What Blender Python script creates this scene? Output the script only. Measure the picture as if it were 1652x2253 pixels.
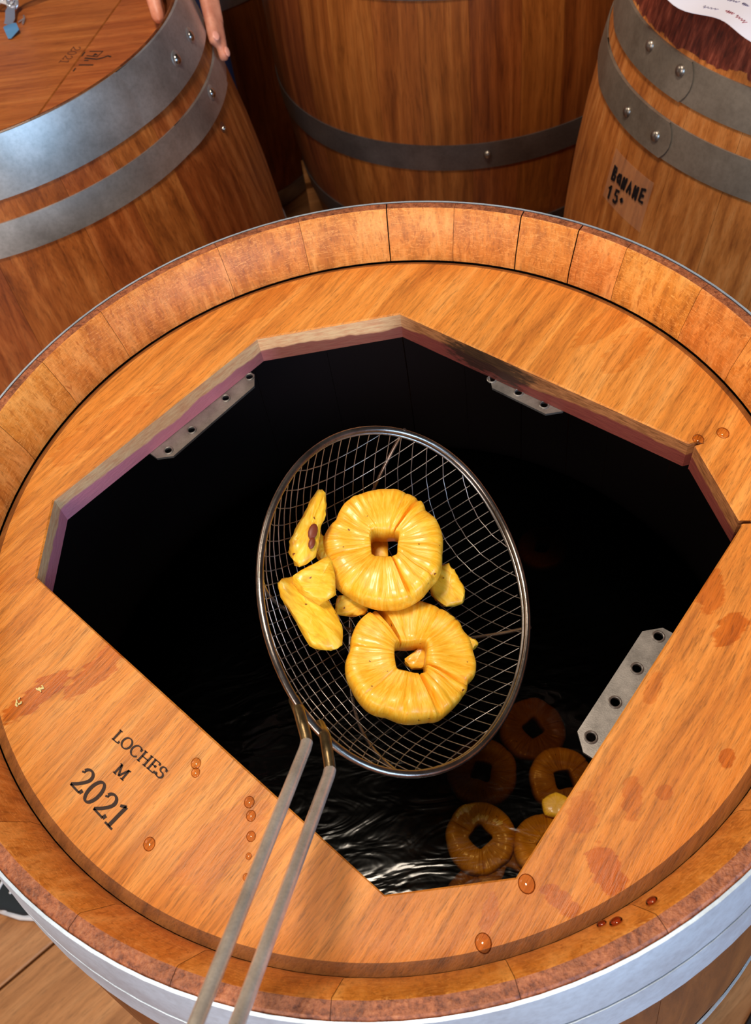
import bpy, bmesh, math, random
from math import sin, cos, pi, radians, atan2, hypot, degrees
from mathutils import Vector, Matrix

for o in list(bpy.data.objects):
    bpy.data.objects.remove(o)
SC = bpy.context.scene
COL = SC.collection
V = Vector

# ------------------------------------------------------------------ camera
cam_d = bpy.data.cameras.new('camera')
cam = bpy.data.objects.new('camera', cam_d)
COL.objects.link(cam)
CR = V((0.98148262, -0.15559892, -0.11171766))
CU = V((0.19155119, 0.79726801, 0.5724263))
CB = V((0.0, -0.58322612, 0.81230985))
CP = V((0.0, -0.33187, 0.43668))
m = Matrix((CR, CU, CB)).transposed().to_4x4()
m.translation = CP
cam.matrix_world = m
cam_d.sensor_width = 36.0
cam_d.lens = 1930.0 / 2253.0 * 36.0
cam_d.clip_start = 0.01
cam_d.dof.use_dof = True
cam_d.dof.focus_distance = 0.56
cam_d.dof.aperture_fstop = 16.0
SC.camera = cam

# ------------------------------------------------------------------ light
SC.view_settings.view_transform = 'Standard'
SC.view_settings.look = 'None'
SC.view_settings.gamma = 1.0
SC.view_settings.use_curve_mapping = False
SC.view_settings.exposure = 0.1
world = bpy.data.worlds.new('world')
SC.world = world
world.use_nodes = True
bg = world.node_tree.nodes['Background']
bg.inputs['Color'].default_value = (0.60, 0.76, 1.0, 1)
bg.inputs['Strength'].default_value = 0.25


def area(name, loc, target, sx, sy, power, color):
    d = bpy.data.lights.new(name, 'AREA')
    d.shape = 'RECTANGLE'
    d.size = sx
    d.size_y = sy
    d.energy = power
    d.color = color
    o = bpy.data.objects.new(name, d)
    COL.objects.link(o)
    o.location = loc
    o.rotation_euler = (V(target) - V(loc)).to_track_quat('-Z', 'Y').to_euler()
    return o


area('ceiling_lamp', (-0.22, -0.02, 2.2), (-0.05, 0.05, -0.05), 0.45, 0.40, 45, (1.0, 0.86, 0.69))
area('hall_lamp', (-2.0, 1.4, 1.7), (0.0, 0.6, -0.2), 1.0, 0.8, 14, (1.0, 0.85, 0.68))
area('daylight_window', (1.1, -2.0, 0.50), (0.1, 0.0, -0.1), 1.2, 1.2, 46, (0.42, 0.69, 1.0))
area('front_fill', (-1.3, -2.1, 0.8), (-0.2, 0.5, -0.1), 1.0, 1.4, 42, (1.0, 0.88, 0.78))  # warm fill added to brighten the walls of the hole from the front


# ------------------------------------------------------------------ helpers


def link(o):
    COL.objects.link(o)
    return o


def setp(o, label=None, cat=None, group=None, kind=None):
    for k, v in (('label', label), ('category', cat), ('group', group), ('kind', kind)):
        if v:
            o[k] = v
    return o


def empty(name, loc, label=None, cat=None, group=None):
    o = link(bpy.data.objects.new(name, None))
    o.location = loc
    o.empty_display_size = 0.05
    return setp(o, label, cat, group)


def mesh(name, verts, faces, mats, parent=None, sharp=35, mi=None, loc=None):
    me = bpy.data.meshes.new(name)
    me.from_pydata([tuple(v) for v in verts], [], faces)
    if not isinstance(mats, (list, tuple)):
        mats = [mats]
    for mm in mats:
        me.materials.append(mm)
    if mi:
        me.polygons.foreach_set('material_index', mi)
    bm = bmesh.new()
    bm.from_mesh(me)
    bmesh.ops.recalc_face_normals(bm, faces=bm.faces)
    bm.to_mesh(me)
    bm.free()
    me.polygons.foreach_set('use_smooth', [True] * len(me.polygons))
    me.set_sharp_from_angle(angle=radians(sharp))
    me.update()
    o = link(bpy.data.objects.new(name, me))
    if parent:
        o.parent = parent
    if loc is not None:
        o.location = loc
    return o


class MB:
    """collects vertices and faces"""

    def __init__(self):
        self.v = []
        self.f = []
        self.mi = []

    def add(self, vs, fs, k=0):
        b = len(self.v)
        self.v += [tuple(x) for x in vs]
        self.f += [tuple(i + b for i in q) for q in fs]
        self.mi += [k] * len(fs)
        return self

    def tube(self, pts, r, n=8, closed=False, cap=True, k=0):
        pts = [V(p) for p in pts]
        N = len(pts)
        rr = r if isinstance(r, (list, tuple)) else [r] * N
        tang = []
        for i in range(N):
            a = pts[(i - 1) % N] if (closed or i > 0) else pts[i]
            b = pts[(i + 1) % N] if (closed or i < N - 1) else pts[i]
            tang.append((b - a).normalized())
        up = V((0, 0, 1)) if abs(tang[0].z) < 0.9 else V((1, 0, 0))
        nrm = (up - tang[0] * up.dot(tang[0])).normalized()
        vs = []
        for i in range(N):
            t = tang[i]
            nrm = (nrm - t * nrm.dot(t)).normalized()
            bi = t.cross(nrm)
            for j in range(n):
                a = 2 * pi * j / n
                vs.append(pts[i] + (nrm * cos(a) + bi * sin(a)) * rr[i])
        fs = []
        M = N if closed else N - 1
        for i in range(M):
            i2 = (i + 1) % N
            for j in range(n):
                j2 = (j + 1) % n
                fs.append((i * n + j, i * n + j2, i2 * n + j2, i2 * n + j))
        if not closed and cap:
            fs.append(tuple(range(n - 1, -1, -1)))
            fs.append(tuple((N - 1) * n + j for j in range(n)))
        return self.add(vs, fs, k)

    def capsule(self, a, b, ra, rb, n=16, k=0):
        a, b = V(a), V(b)
        t = (b - a)
        L = t.length
        t = t.normalized() if L > 1e-6 else V((0, 0, 1))
        pts, rr = [], []
        for q in (-1.0, -0.92, -0.7, -0.38):
            pts.append(a + t * q * ra)
            rr.append(ra * max(0.02, math.sqrt(1 - q * q)))
        pts += [a, b]
        rr += [ra, rb]
        for q in (0.38, 0.7, 0.92, 1.0):
            pts.append(b + t * q * rb)
            rr.append(rb * max(0.02, math.sqrt(1 - q * q)))
        return self.tube(pts, rr, n, k=k)

    def dome(self, c, nrm, r, h, n=16, rings=5, k=0):
        c = V(c)
        nrm = V(nrm).normalized()
        u = nrm.orthogonal().normalized()
        w = nrm.cross(u)
        vs = []
        for i in range(rings):
            q = (pi / 2) * i / rings
            for j in range(n):
                a = 2 * pi * j / n
                vs.append(c + (u * cos(a) + w * sin(a)) * r * cos(q) + nrm * h * sin(q))
        vs.append(c + nrm * h)
        fs = [tuple(range(n - 1, -1, -1))]
        for i in range(rings - 1):
            for j in range(n):
                j2 = (j + 1) % n
                fs.append((i * n + j, i * n + j2, (i + 1) * n + j2, (i + 1) * n + j))
        t = len(vs) - 1
        for j in range(n):
            fs.append(((rings - 1) * n + j, (rings - 1) * n + (j + 1) % n, t))
        return self.add(vs, fs, k)

    def build(self, name, mats, parent=None, sharp=35, loc=None):
        return mesh(name, self.v, self.f, mats, parent, sharp, self.mi, loc)


# ------------------------------------------------------------------ materials
class NT:
    def __init__(self, name):
        self.m = bpy.data.materials.new(name)
        self.m.use_nodes = True
        self.t = self.m.node_tree
        self.t.nodes.clear()
        self.out = self.t.nodes.new('ShaderNodeOutputMaterial')

    def n(self, typ, ins=None, **props):
        nd = self.t.nodes.new(typ)
        for k, v in props.items():
            setattr(nd, k, v)
        for k, v in (ins or {}).items():
            self.set(nd.inputs[k], v)
        return nd

    def set(self, sock, v):
        if isinstance(v, bpy.types.NodeSocket):
            self.t.links.new(v, sock)
        else:
            sock.default_value = v

    def math(self, op, a, b=0.0, c=0.0, clamp=False):
        nd = self.n('ShaderNodeMath', {0: a, 1: b, 2: c}, operation=op, use_clamp=clamp)
        return nd.outputs[0]

    def vmath(self, op, a, b=(0, 0, 0)):
        nd = self.n('ShaderNodeVectorMath', {0: a, 1: b}, operation=op)
        return nd.outputs[0]

    def mix(self, fac, a, b, blend='MIX'):
        nd = self.n('ShaderNodeMix', data_type='RGBA', blend_type=blend)
        self.set(nd.inputs[0], fac)
        self.set(nd.inputs[6], a)
        self.set(nd.inputs[7], b)
        return nd.outputs[2]

    def ramp(self, fac, stops):
        nd = self.n('ShaderNodeValToRGB', {0: fac})
        e = nd.color_ramp.elements
        while len(e) < len(stops):
            e.new(0.5)
        for el, (p, c) in zip(e, stops):
            el.position = p
            el.color = c if isinstance(c, tuple) else (c, c, c, 1)
        return nd.outputs[0]

    def noise(self, vec, scale, detail=4, rough=0.55, dist=0.0):
        nd = self.n('ShaderNodeTexNoise', {'Vector': vec, 'Scale': scale, 'Detail': detail,
                                           'Roughness': rough, 'Distortion': dist})
        return nd.outputs['Fac']

    def obj(self):
        return self.n('ShaderNodeTexCoord').outputs['Object']

    def rand(self):
        return self.n('ShaderNodeObjectInfo').outputs['Random']

    def mapping(self, vec, loc=(0, 0, 0), rot=(0, 0, 0), scale=(1, 1, 1)):
        return self.n('ShaderNodeMapping', {'Vector': vec, 'Location': loc, 'Rotation': rot, 'Scale': scale}).outputs[0]

    def bump(self, h, strength=0.3, dist=0.001, normal=None):
        ins = {'Height': h, 'Strength': strength, 'Distance': dist}
        if normal:
            ins['Normal'] = normal
        return self.n('ShaderNodeBump', ins).outputs[0]

    def pbr(self, **kw):
        nd = self.n('ShaderNodeBsdfPrincipled')
        for k, v in kw.items():
            self.set(nd.inputs[k.replace('_', ' ')], v)
        self.t.links.new(nd.outputs[0], self.out.inputs['Surface'])
        return nd


def rgb(r, g, b):
    f = lambda c: (c / 255 / 12.92) if c <= 10 else ((c / 255 + 0.055) / 1.055) ** 2.4
    return (f(r), f(g), f(b), 1)


def flat(name, col, rough=0.5, metallic=0.0, **kw):
    t = NT(name)
    t.pbr(Base_Color=col, Roughness=rough, Metallic=metallic, **kw)
    return t.m


def oak(name, dark, mid, light, across=55.0, along=3.0, rot=0.0, axis='z', rough=0.42, rnd=0.35,
        pores=0.6, stains=None, rays=0.0, blotch=0.35, bumps=0.35, streak=0.45):
    """sawn oak, grain running along an axis of the object's own space"""
    t = NT(name)
    co = t.obj()
    r = t.rand()
    off = t.n('ShaderNodeCombineXYZ', {0: t.math('MULTIPLY', r, 37.0), 1: t.math('MULTIPLY', r, 91.0), 2: t.math('MULTIPLY', r, 13.0)}).outputs[0]
    if axis == 'z':
        sc = (across, across, along)
        fs = (across * 9, across * 9, along * 9)
        c1 = co
    else:
        sc = (along, across, across)
        fs = (along * 24, across * 16, across * 16)
        c1 = t.mapping(co, rot=(0, 0, -rot))
    warp = t.n('ShaderNodeTexNoise', {'Vector': c1, 'Scale': 7.0, 'Detail': 2.0}).outputs['Color']
    wv = t.vmath('SCALE', t.vmath('SUBTRACT', warp, (0.5, 0.5, 0.5)))
    wv.node.inputs['Scale'].default_value = 0.012
    c1 = t.vmath('ADD', c1, wv)
    c2 = t.vmath('ADD', t.vmath('MULTIPLY', c1, sc), off)
    g = t.noise(c2, 1.0, 6, 0.62, 0.4)
    c3 = t.vmath('ADD', t.vmath('MULTIPLY', c1, fs), off)
    p = t.noise(c3, 1.0, 3, 0.6)
    b = t.noise(t.vmath('ADD', co, off), 9.0, 3, 0.6)
    col = t.ramp(g, [(0.28, dark), (0.5, mid), (0.72, light)])
    fine = t.ramp(p, [(0.30, 0.40), (0.46, 1.0), (1.0, 1.0)])
    col = t.mix(pores, col, fine, 'MULTIPLY')
    c6 = t.vmath('ADD', t.vmath('MULTIPLY', c1, tuple(q * 5.5 for q in sc)), off)
    stk = t.noise(c6, 1.0, 4, 0.7, 0.5)
    col = t.mix(streak, col, t.ramp(stk, [(0.32, 0.55), (0.5, 0.98), (0.70, 1.22)]), 'MULTIPLY')
    blo = t.ramp(b, [(0.3, 0.72), (0.65, 1.08)])
    col = t.mix(blotch, col, blo, 'MULTIPLY')
    if rays:
        c4 = t.vmath('ADD', t.vmath('MULTIPLY', co, (38, 38, 230)), off)
        ry = t.noise(c4, 1.0, 3, 0.7, 1.6)
        rm = t.ramp(ry, [(0.49, 0.0), (0.515, 1.0), (0.54, 0.0)])
        col = t.mix(t.math('MULTIPLY', rm, rays), col, light)
        c5 = t.vmath('ADD', t.vmath('MULTIPLY', co, (300, 300, 30)), off)
        rk = t.noise(c5, 1.0, 2, 0.6, 0.6)
        rd = t.ramp(rk, [(0.30, 1.0), (0.40, 0.0)])
        col = t.mix(t.math('MULTIPLY', rd, rays * 0.9), col, dark)
    hsv = t.n('ShaderNodeHueSaturation', {'Color': col, 'Hue': t.math('MULTIPLY_ADD', r, 0.010, 0.495),
                                          'Saturation': 1.0, 'Value': t.math('MULTIPLY_ADD', r, rnd, 1.0 - rnd / 2)})
    col = hsv.outputs[0]
    rg = rough
    if stains:
        flat_co = t.vmath('MULTIPLY', co, (1, 1, 0))
        edge = t.n('ShaderNodeTexNoise', {'Vector': t.mapping(flat_co, rot=(0, 0, -rot), scale=(60, 220, 1)), 'Scale': 1.0, 'Detail': 4.0}).outputs['Fac']
        edge = t.math('MULTIPLY_ADD', edge, 1.5, -0.75)
        tot = None
        for (x, y, a, rx, ry_, s) in stains:
            mp = t.n('ShaderNodeMapping', {'Vector': flat_co, 'Location': (x, y, 0), 'Rotation': (0, 0, radians(a)), 'Scale': (rx, ry_, 1)}, vector_type='TEXTURE').outputs[0]
            ln = t.n('ShaderNodeVectorMath', {0: mp}, operation='LENGTH').outputs['Value']
            mk = t.n('ShaderNodeMapRange', {'Value': t.math('ADD', ln, edge), 'From Min': 1.08, 'From Max': 0.92, 'To Min': 0.0, 'To Max': s}).outputs[0]
            tot = mk if tot is None else t.math('MAXIMUM', tot, mk)
        col = t.mix(tot, col, t.mix(1.0, col, (0.74, 0.47, 0.15, 1), 'MULTIPLY'))
        rg = t.n('ShaderNodeMapRange', {'Value': tot, 'From Min': 0.0, 'From Max': 1.0, 'To Min': rough, 'To Max': 0.42}).outputs[0]
    h = t.math('ADD', t.math('MULTIPLY', g, 0.5), t.math('MULTIPLY', p, 0.5))
    t.pbr(Base_Color=col, Roughness=rg, Normal=t.bump(h, bumps, 0.0012), Specular_IOR_Level=0.45)
    return t.m


M_HEAD = oak('oak_head', rgb(188, 103, 36), rgb(221, 134, 55), rgb(239, 160, 83), across=70, along=5, rot=radians(45), axis='x',
             rough=0.5, rnd=0.0, pores=0.62, blotch=0.45, bumps=0.5, streak=0.75,
             stains=[(-0.224, -0.076, 33, 0.022, 0.0085, 1.0), (-0.187, -0.0675, 38, 0.024, 0.0085, 0.9), (0.190, -0.121, 30, 0.013, 0.007, 0.9),
                     (0.159, -0.193, 60, 0.006, 0.004, 0.9), (0.121, -0.2035, 40, 0.005, 0.004, 0.6), (0.080, -0.235, 100, 0.013, 0.008, 0.9),
                     (0.0532, -0.2452, -50, 0.011, 0.005, 0.8), (0.1034, -0.2045, 70, 0.013, 0.005, 0.6), (0.076, -0.2065, 60, 0.013, 0.007, 0.5),
                     (0.017, -0.246, 60, 0.010, 0.004, 0.6), (0.1345, -0.147, 50, 0.010, 0.004, 0.5), (0.1873, -0.094, 60, 0.016, 0.008, 0.75),
                     (0.196, 0.140, 35, 0.030, 0.010, 0.5), (0.203, 0.110, 40, 0.025, 0.012, 0.45), (-0.06, 0.235, 30, 0.045, 0.010, 0.4),
                     (-0.19, 0.135, 35, 0.05, 0.012, 0.45), (-0.235, 0.02, 30, 0.03, 0.012, 0.35), (-0.115, -0.185, 40, 0.03, 0.014, 0.35)])
M_CHIME = oak('oak_chime', rgb(166, 88, 28), rgb(212, 126, 48), rgb(242, 164, 86), across=60, along=9, rough=0.46, rnd=0.09, pores=0.5, rays=0.75, blotch=0.4)
M_STAVE = oak('oak_stave', rgb(104, 50, 18), rgb(150, 80, 32), rgb(178, 104, 48), across=60, along=3.0, rough=0.36, rnd=0.20, pores=0.55, blotch=0.45)
M_STAVE_L = oak('oak_stave_left', rgb(108, 50, 18), rgb(158, 84, 36), rgb(194, 118, 62), across=70, along=3.0, rough=0.38, rnd=0.22, pores=0.55, blotch=0.5)
M_STAVE_R = oak('oak_stave_right', rgb(132, 66, 24), rgb(190, 112, 50), rgb(216, 142, 78), across=80, along=4.0, rough=0.40, rnd=0.22, pores=0.6, blotch=0.5)
M_CANT = oak('oak_bevel_cut', rgb(92, 48, 18), rgb(136, 76, 30), rgb(160, 96, 44), across=70, along=5, rot=radians(45), axis='x', rough=0.55, rnd=0.0)
M_DARK = oak('oak_stave_dark', rgb(62, 28, 10), rgb(96, 48, 18), rgb(120, 66, 28), across=60, along=3.0, rough=0.36, rnd=0.20, pores=0.55, blotch=0.45)  # oak_stave darkened: shade on the open barrel's outside put into the colour
M_LHEAD = oak('oak_left_head', rgb(134, 66, 26), rgb(170, 94, 42), rgb(192, 116, 58), across=60, along=4, rot=radians(-8), axis='x', rough=0.36, rnd=0.12, pores=0.5, blotch=0.4)
M_FLOOR = oak('oak_floor', rgb(136, 84, 42), rgb(178, 120, 70), rgb(202, 146, 94), across=30, along=2.5, axis='x', rough=0.4, rnd=0.30, pores=0.45, blotch=0.5)


def end_grain():
    t = NT('oak_end_grain')
    co = t.obj()
    g = t.noise(t.vmath('MULTIPLY', co, (330, 330, 330)), 1.0, 3, 0.7)
    b = t.noise(co, 40.0, 3, 0.6)
    col = t.ramp(g, [(0.3, rgb(98, 44, 22)), (0.55, rgb(164, 92, 54)), (0.75, rgb(190, 120, 78))])
    col = t.mix(0.6, col, t.ramp(b, [(0.35, 0.45), (0.6, 1.05)]), 'MULTIPLY')
    t.pbr(Base_Color=col, Roughness=0.55, Normal=t.bump(g, 0.6, 0.0015))
    return t.m


def cut_edge():
    """sawn wall of the hole, wine-stained along its lower half"""
    t = NT('oak_cut_edge')
    co = t.obj()
    z = t.n('ShaderNodeSeparateXYZ', {0: co}).outputs[2]
    g = t.noise(t.vmath('MULTIPLY', co, (90, 90, 500)), 1.0, 4, 0.65)
    fresh = t.ramp(g, [(0.3, rgb(236, 164, 116)), (0.6, rgb(255, 206, 152))])
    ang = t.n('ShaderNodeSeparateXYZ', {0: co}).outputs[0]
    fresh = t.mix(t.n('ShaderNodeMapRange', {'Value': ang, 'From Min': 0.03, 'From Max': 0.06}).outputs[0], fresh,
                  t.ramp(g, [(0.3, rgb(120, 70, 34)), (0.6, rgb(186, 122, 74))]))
    b = t.noise(co, 14.0, 4, 0.6)
    lim = t.math('MULTIPLY_ADD', b, 0.020, -0.0625)
    k = t.n('ShaderNodeMapRange', {'Value': t.math('SUBTRACT', z, lim), 'From Min': 0.0008, 'From Max': -0.0008}).outputs[0]
    wine = t.ramp(t.n('ShaderNodeMapRange', {'Value': ang, 'From Min': -0.11, 'From Max': -0.05}).outputs[0],
                  [(0.0, rgb(216, 124, 150)), (1.0, rgb(126, 52, 50))])
    col = t.mix(t.math('MULTIPLY', k, 0.9), fresh, wine)
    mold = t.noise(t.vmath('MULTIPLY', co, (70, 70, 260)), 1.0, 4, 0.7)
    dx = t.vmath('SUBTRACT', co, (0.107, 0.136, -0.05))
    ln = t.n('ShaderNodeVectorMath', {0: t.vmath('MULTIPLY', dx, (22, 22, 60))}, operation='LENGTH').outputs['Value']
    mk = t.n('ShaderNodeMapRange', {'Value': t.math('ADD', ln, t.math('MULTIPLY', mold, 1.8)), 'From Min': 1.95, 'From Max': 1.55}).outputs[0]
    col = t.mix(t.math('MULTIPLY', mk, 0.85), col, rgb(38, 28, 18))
    t.pbr(Base_Color=col, Roughness=0.6, Normal=t.bump(g, 0.35, 0.001))
    return t.m


def steel(name, dark, light, rough=0.38, metallic=0.9, scale=14.0, streak=0.0):
    t = NT(name)
    co = t.obj()
    b = t.noise(co, scale, 5, 0.65)
    f = t.noise(co, scale * 18, 3, 0.6)
    col = t.ramp(b, [(0.3, dark), (0.7, light)])
    col = t.mix(0.3, col, t.ramp(f, [(0.3, 0.6), (0.6, 1.1)]), 'MULTIPLY')
    rr = t.math('MULTIPLY_ADD', b, 0.25, rough - 0.12)
    t.pbr(Base_Color=col, Metallic=metallic, Roughness=rr, Normal=t.bump(f, 0.08, 0.0006))
    return t.m


M_END = end_grain()
M_CUT = cut_edge()
M_HOOP = steel('galvanized_hoop', (0.36, 0.36, 0.36, 1), (0.62, 0.62, 0.63, 1), 0.42, 0.85)
M_HOOP_M = steel('galvanized_hoop_skylit', (0.42, 0.50, 0.60, 1), (0.62, 0.74, 0.88, 1), 0.42, 0.5)  # zinc with the blue daylight reflection mixed into its base colour
M_HOOP_R = steel('dull_hoop', (0.22, 0.18, 0.14, 1), (0.38, 0.32, 0.26, 1), 0.48, 0.7)
M_HOOP_C = steel('brown_hoop', (0.12, 0.095, 0.085, 1), (0.22, 0.18, 0.165, 1), 0.42, 0.7)
M_RIVET = steel('rivet_steel', (0.42, 0.38, 0.35, 1), (0.7, 0.66, 0.62, 1), 0.25, 1.0)
M_RIVET_R = steel('dull_rivet_steel', (0.22, 0.18, 0.15, 1), (0.42, 0.36, 0.31, 1), 0.34, 0.9)
M_PLATE = steel('plate_steel', (0.20, 0.185, 0.175, 1), (0.36, 0.33, 0.31, 1), 0.40, 0.75, 60)
M_RIM = steel('strainer_rim_steel', (0.15, 0.12, 0.105, 1), (0.40, 0.35, 0.32, 1), 0.27, 0.95, 30)
M_WIRE = steel('strainer_wire_steel', (0.20, 0.18, 0.17, 1), (0.42, 0.38, 0.36, 1), 0.30, 0.9, 40)
M_ROD = steel('handle_steel', (0.66, 0.57, 0.49, 1), (0.95, 0.87, 0.78, 1), 0.30, 0.68, 45)
M_BRASS = steel('tarnished_joint', (0.10, 0.065, 0.03, 1), (0.26, 0.18, 0.085, 1), 0.30, 0.8, 70)
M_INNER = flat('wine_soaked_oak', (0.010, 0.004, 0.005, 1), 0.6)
M_BURN = flat('burned_brand', rgb(46, 22, 10), 0.7)
M_BURN2 = flat('faded_brand', rgb(96, 46, 18), 0.7)
M_INK = flat('black_marker_ink', rgb(14, 12, 18), 0.5)
M_INK2 = flat('red_pen_ink', rgb(150, 60, 70), 0.6)
M_INK3 = flat('grey_pen_ink', rgb(110, 100, 125), 0.6)
M_PAPER = flat('white_paper', rgb(226, 222, 236), 0.7)
M_CRUMB = flat('pale_crumb', rgb(240, 222, 150), 0.6)

# ------------------------------------------------------------------ floor (structure)
FZ = -0.95
fl = empty('floor', (0, 0, FZ))
fl['kind'] = 'structure'
FA = radians(31.7)
fu = V((cos(FA), sin(FA), 0))
fw = V((sin(FA), -cos(FA), 0))
PW = 0.21
mb = MB()
mb.add([(-6, -6, -0.06), (6, -6, -0.06), (6, 6, -0.06), (-6, 6, -0.06), (-6, -6, -0.03), (6, -6, -0.03), (6, 6, -0.03), (-6, 6, -0.03)],
       [(0, 1, 2, 3), (4, 5, 6, 7), (0, 1, 5, 4), (1, 2, 6, 5), (2, 3, 7, 6), (3, 0, 4, 7)])
mb.build('subfloor', flat('dark_subfloor', rgb(30, 14, 8), 0.8), fl)
random.seed(4)
plank_me = None
for k in range(-13, 14):
    p0 = -0.311 + PW * k
    for s in range(-2, 2):
        u0 = s * 2.2 + random.uniform(-0.3, 0.3) + (k % 3) * 0.5
        c = fu * u0 + fw * (p0 + PW / 2)
        if plank_me is None:
            hl, hw, g = 1.098, PW / 2 - 0.0022, 0.0022
            vs = [(-hl, -hw, -0.03), (hl, -hw, -0.03), (hl, hw, -0.03), (-hl, hw, -0.03),
                  (-hl, -hw, -g), (hl, -hw, -g), (hl, hw, -g), (-hl, hw, -g),
                  (-hl + g, -hw + g, 0), (hl - g, -hw + g, 0), (hl - g, hw - g, 0), (-hl + g, hw - g, 0)]
            fs = [(0, 1, 2, 3), (8, 9, 10, 11)]
            for a in range(4):
                b = (a + 1) % 4
                fs += [(a, b, b + 4, a + 4), (a + 4, b + 4, b + 8, a + 8)]
            po = mesh('plank', vs, fs, M_FLOOR, fl, 30)
            plank_me = po.data
        else:
            po = link(bpy.data.objects.new('plank', plank_me))
            po.parent = fl
        # keep plank ends from crossing the next row piece
        po.location = (fu * (s * 2.2 + (k % 4) * 0.55)) + fw * (p0 + PW / 2)
        po.rotation_euler = (0, 0, FA)

# room shell
M_WALL = flat('dark_wall_plaster', rgb(92, 74, 60), 0.9)
M_CEIL = flat('dark_ceiling_boards', rgb(60, 42, 30), 0.9)


def slab(name, lo, hi, mat):
    (x0, y0, z0), (x1, y1, z1) = lo, hi
    o = MB().add([(x0, y0, z0), (x1, y0, z0), (x1, y1, z0), (x0, y1, z0), (x0, y0, z1), (x1, y0, z1), (x1, y1, z1), (x0, y1, z1)],
                 [(0, 1, 2, 3), (4, 5, 6, 7), (0, 1, 5, 4), (1, 2, 6, 5), (2, 3, 7, 6), (3, 0, 4, 7)]).build(name, mat)
    o['kind'] = 'structure'
    return o


slab('wall_back', (-3.4, 3.4, FZ), (3.4, 3.5, 2.9), M_WALL)
slab('wall_left', (-3.5, -4.0, FZ), (-3.4, 3.5, 2.9), M_WALL)
slab('wall_right', (3.4, -4.0, FZ), (3.5, 3.5, 2.9), M_WALL)
slab('ceiling', (-3.5, -4.0, 2.9), (3.5, 3.5, 3.0), M_CEIL)

# ------------------------------------------------------------------ barrels


def prof(h, r0, rb, H):
    return rb - (rb - r0) * (1 - h / (H / 2)) ** 2


def stave(name, mats, H, r0, rb, a0, a1, parent, head_d, chime_w=0.009, gaps=(0.00020, 0.00020)):
    """one bent stave between two angles, in barrel space (z = 0 at the floor)"""
    th = 0.026
    pr = []          # (r, h, mat)
    hs = [0.0015, 0.02, 0.05, 0.09, 0.14, 0.2, 0.27, 0.35, 0.43]
    hs = hs + [H - q for q in reversed(hs)]
    R0 = prof(0, r0, rb, H)
    pr.append((R0 - 0.0015, 0.0, 2))
    for h in hs:
        pr.append((prof(h, r0, rb, H), h, 0))
    pr.append((R0 - 0.0015, H, 0))
    pr.append((R0 - th, H, 0))
    for h in (H - 0.05, H - 0.2, H / 2, 0.2, 0.075):
        pr.append((prof(h, r0, rb, H) - th, h, 3))
    j = 0.0222
    pr.append((R0 - 0.0165, 0.056, 3))
    pr.append((R0 - 0.0165, head_d + 0.006, 3))
    pr.append((R0 - j + 0.0004, head_d + 0.001, 1))
    pr.append((R0 - j + 0.0022, head_d - 0.010, 1))
    pr.append((R0 - chime_w - 0.0012, 0.001, 1))
    pr.append((R0 - chime_w, 0.0, 1))
    n = 5
    e0, e1 = gaps[0] / r0, gaps[1] / r0
    L = len(pr)
    vs, fs, mi = [], [], []
    for i in range(n + 1):
        a = a0 + e0 + (a1 - a0 - e0 - e1) * i / n
        for (r, h, k) in pr:
            vs.append((r * cos(a), r * sin(a), H - h))
    for i in range(n):
        for q in range(L):
            q2 = (q + 1) % L
            fs.append((i * L + q, i * L + q2, (i + 1) * L + q2, (i + 1) * L + q))
            kk = pr[q][2]
            if q == L - 1:
                kk = 2
            mi.append(kk)
    fs.append(tuple(range(L)))
    fs.append(tuple(n * L + q for q in range(L - 1, -1, -1)))
    mi += [0, 0]
    return mesh(name, vs, fs, mats, parent, 30, mi)


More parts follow.
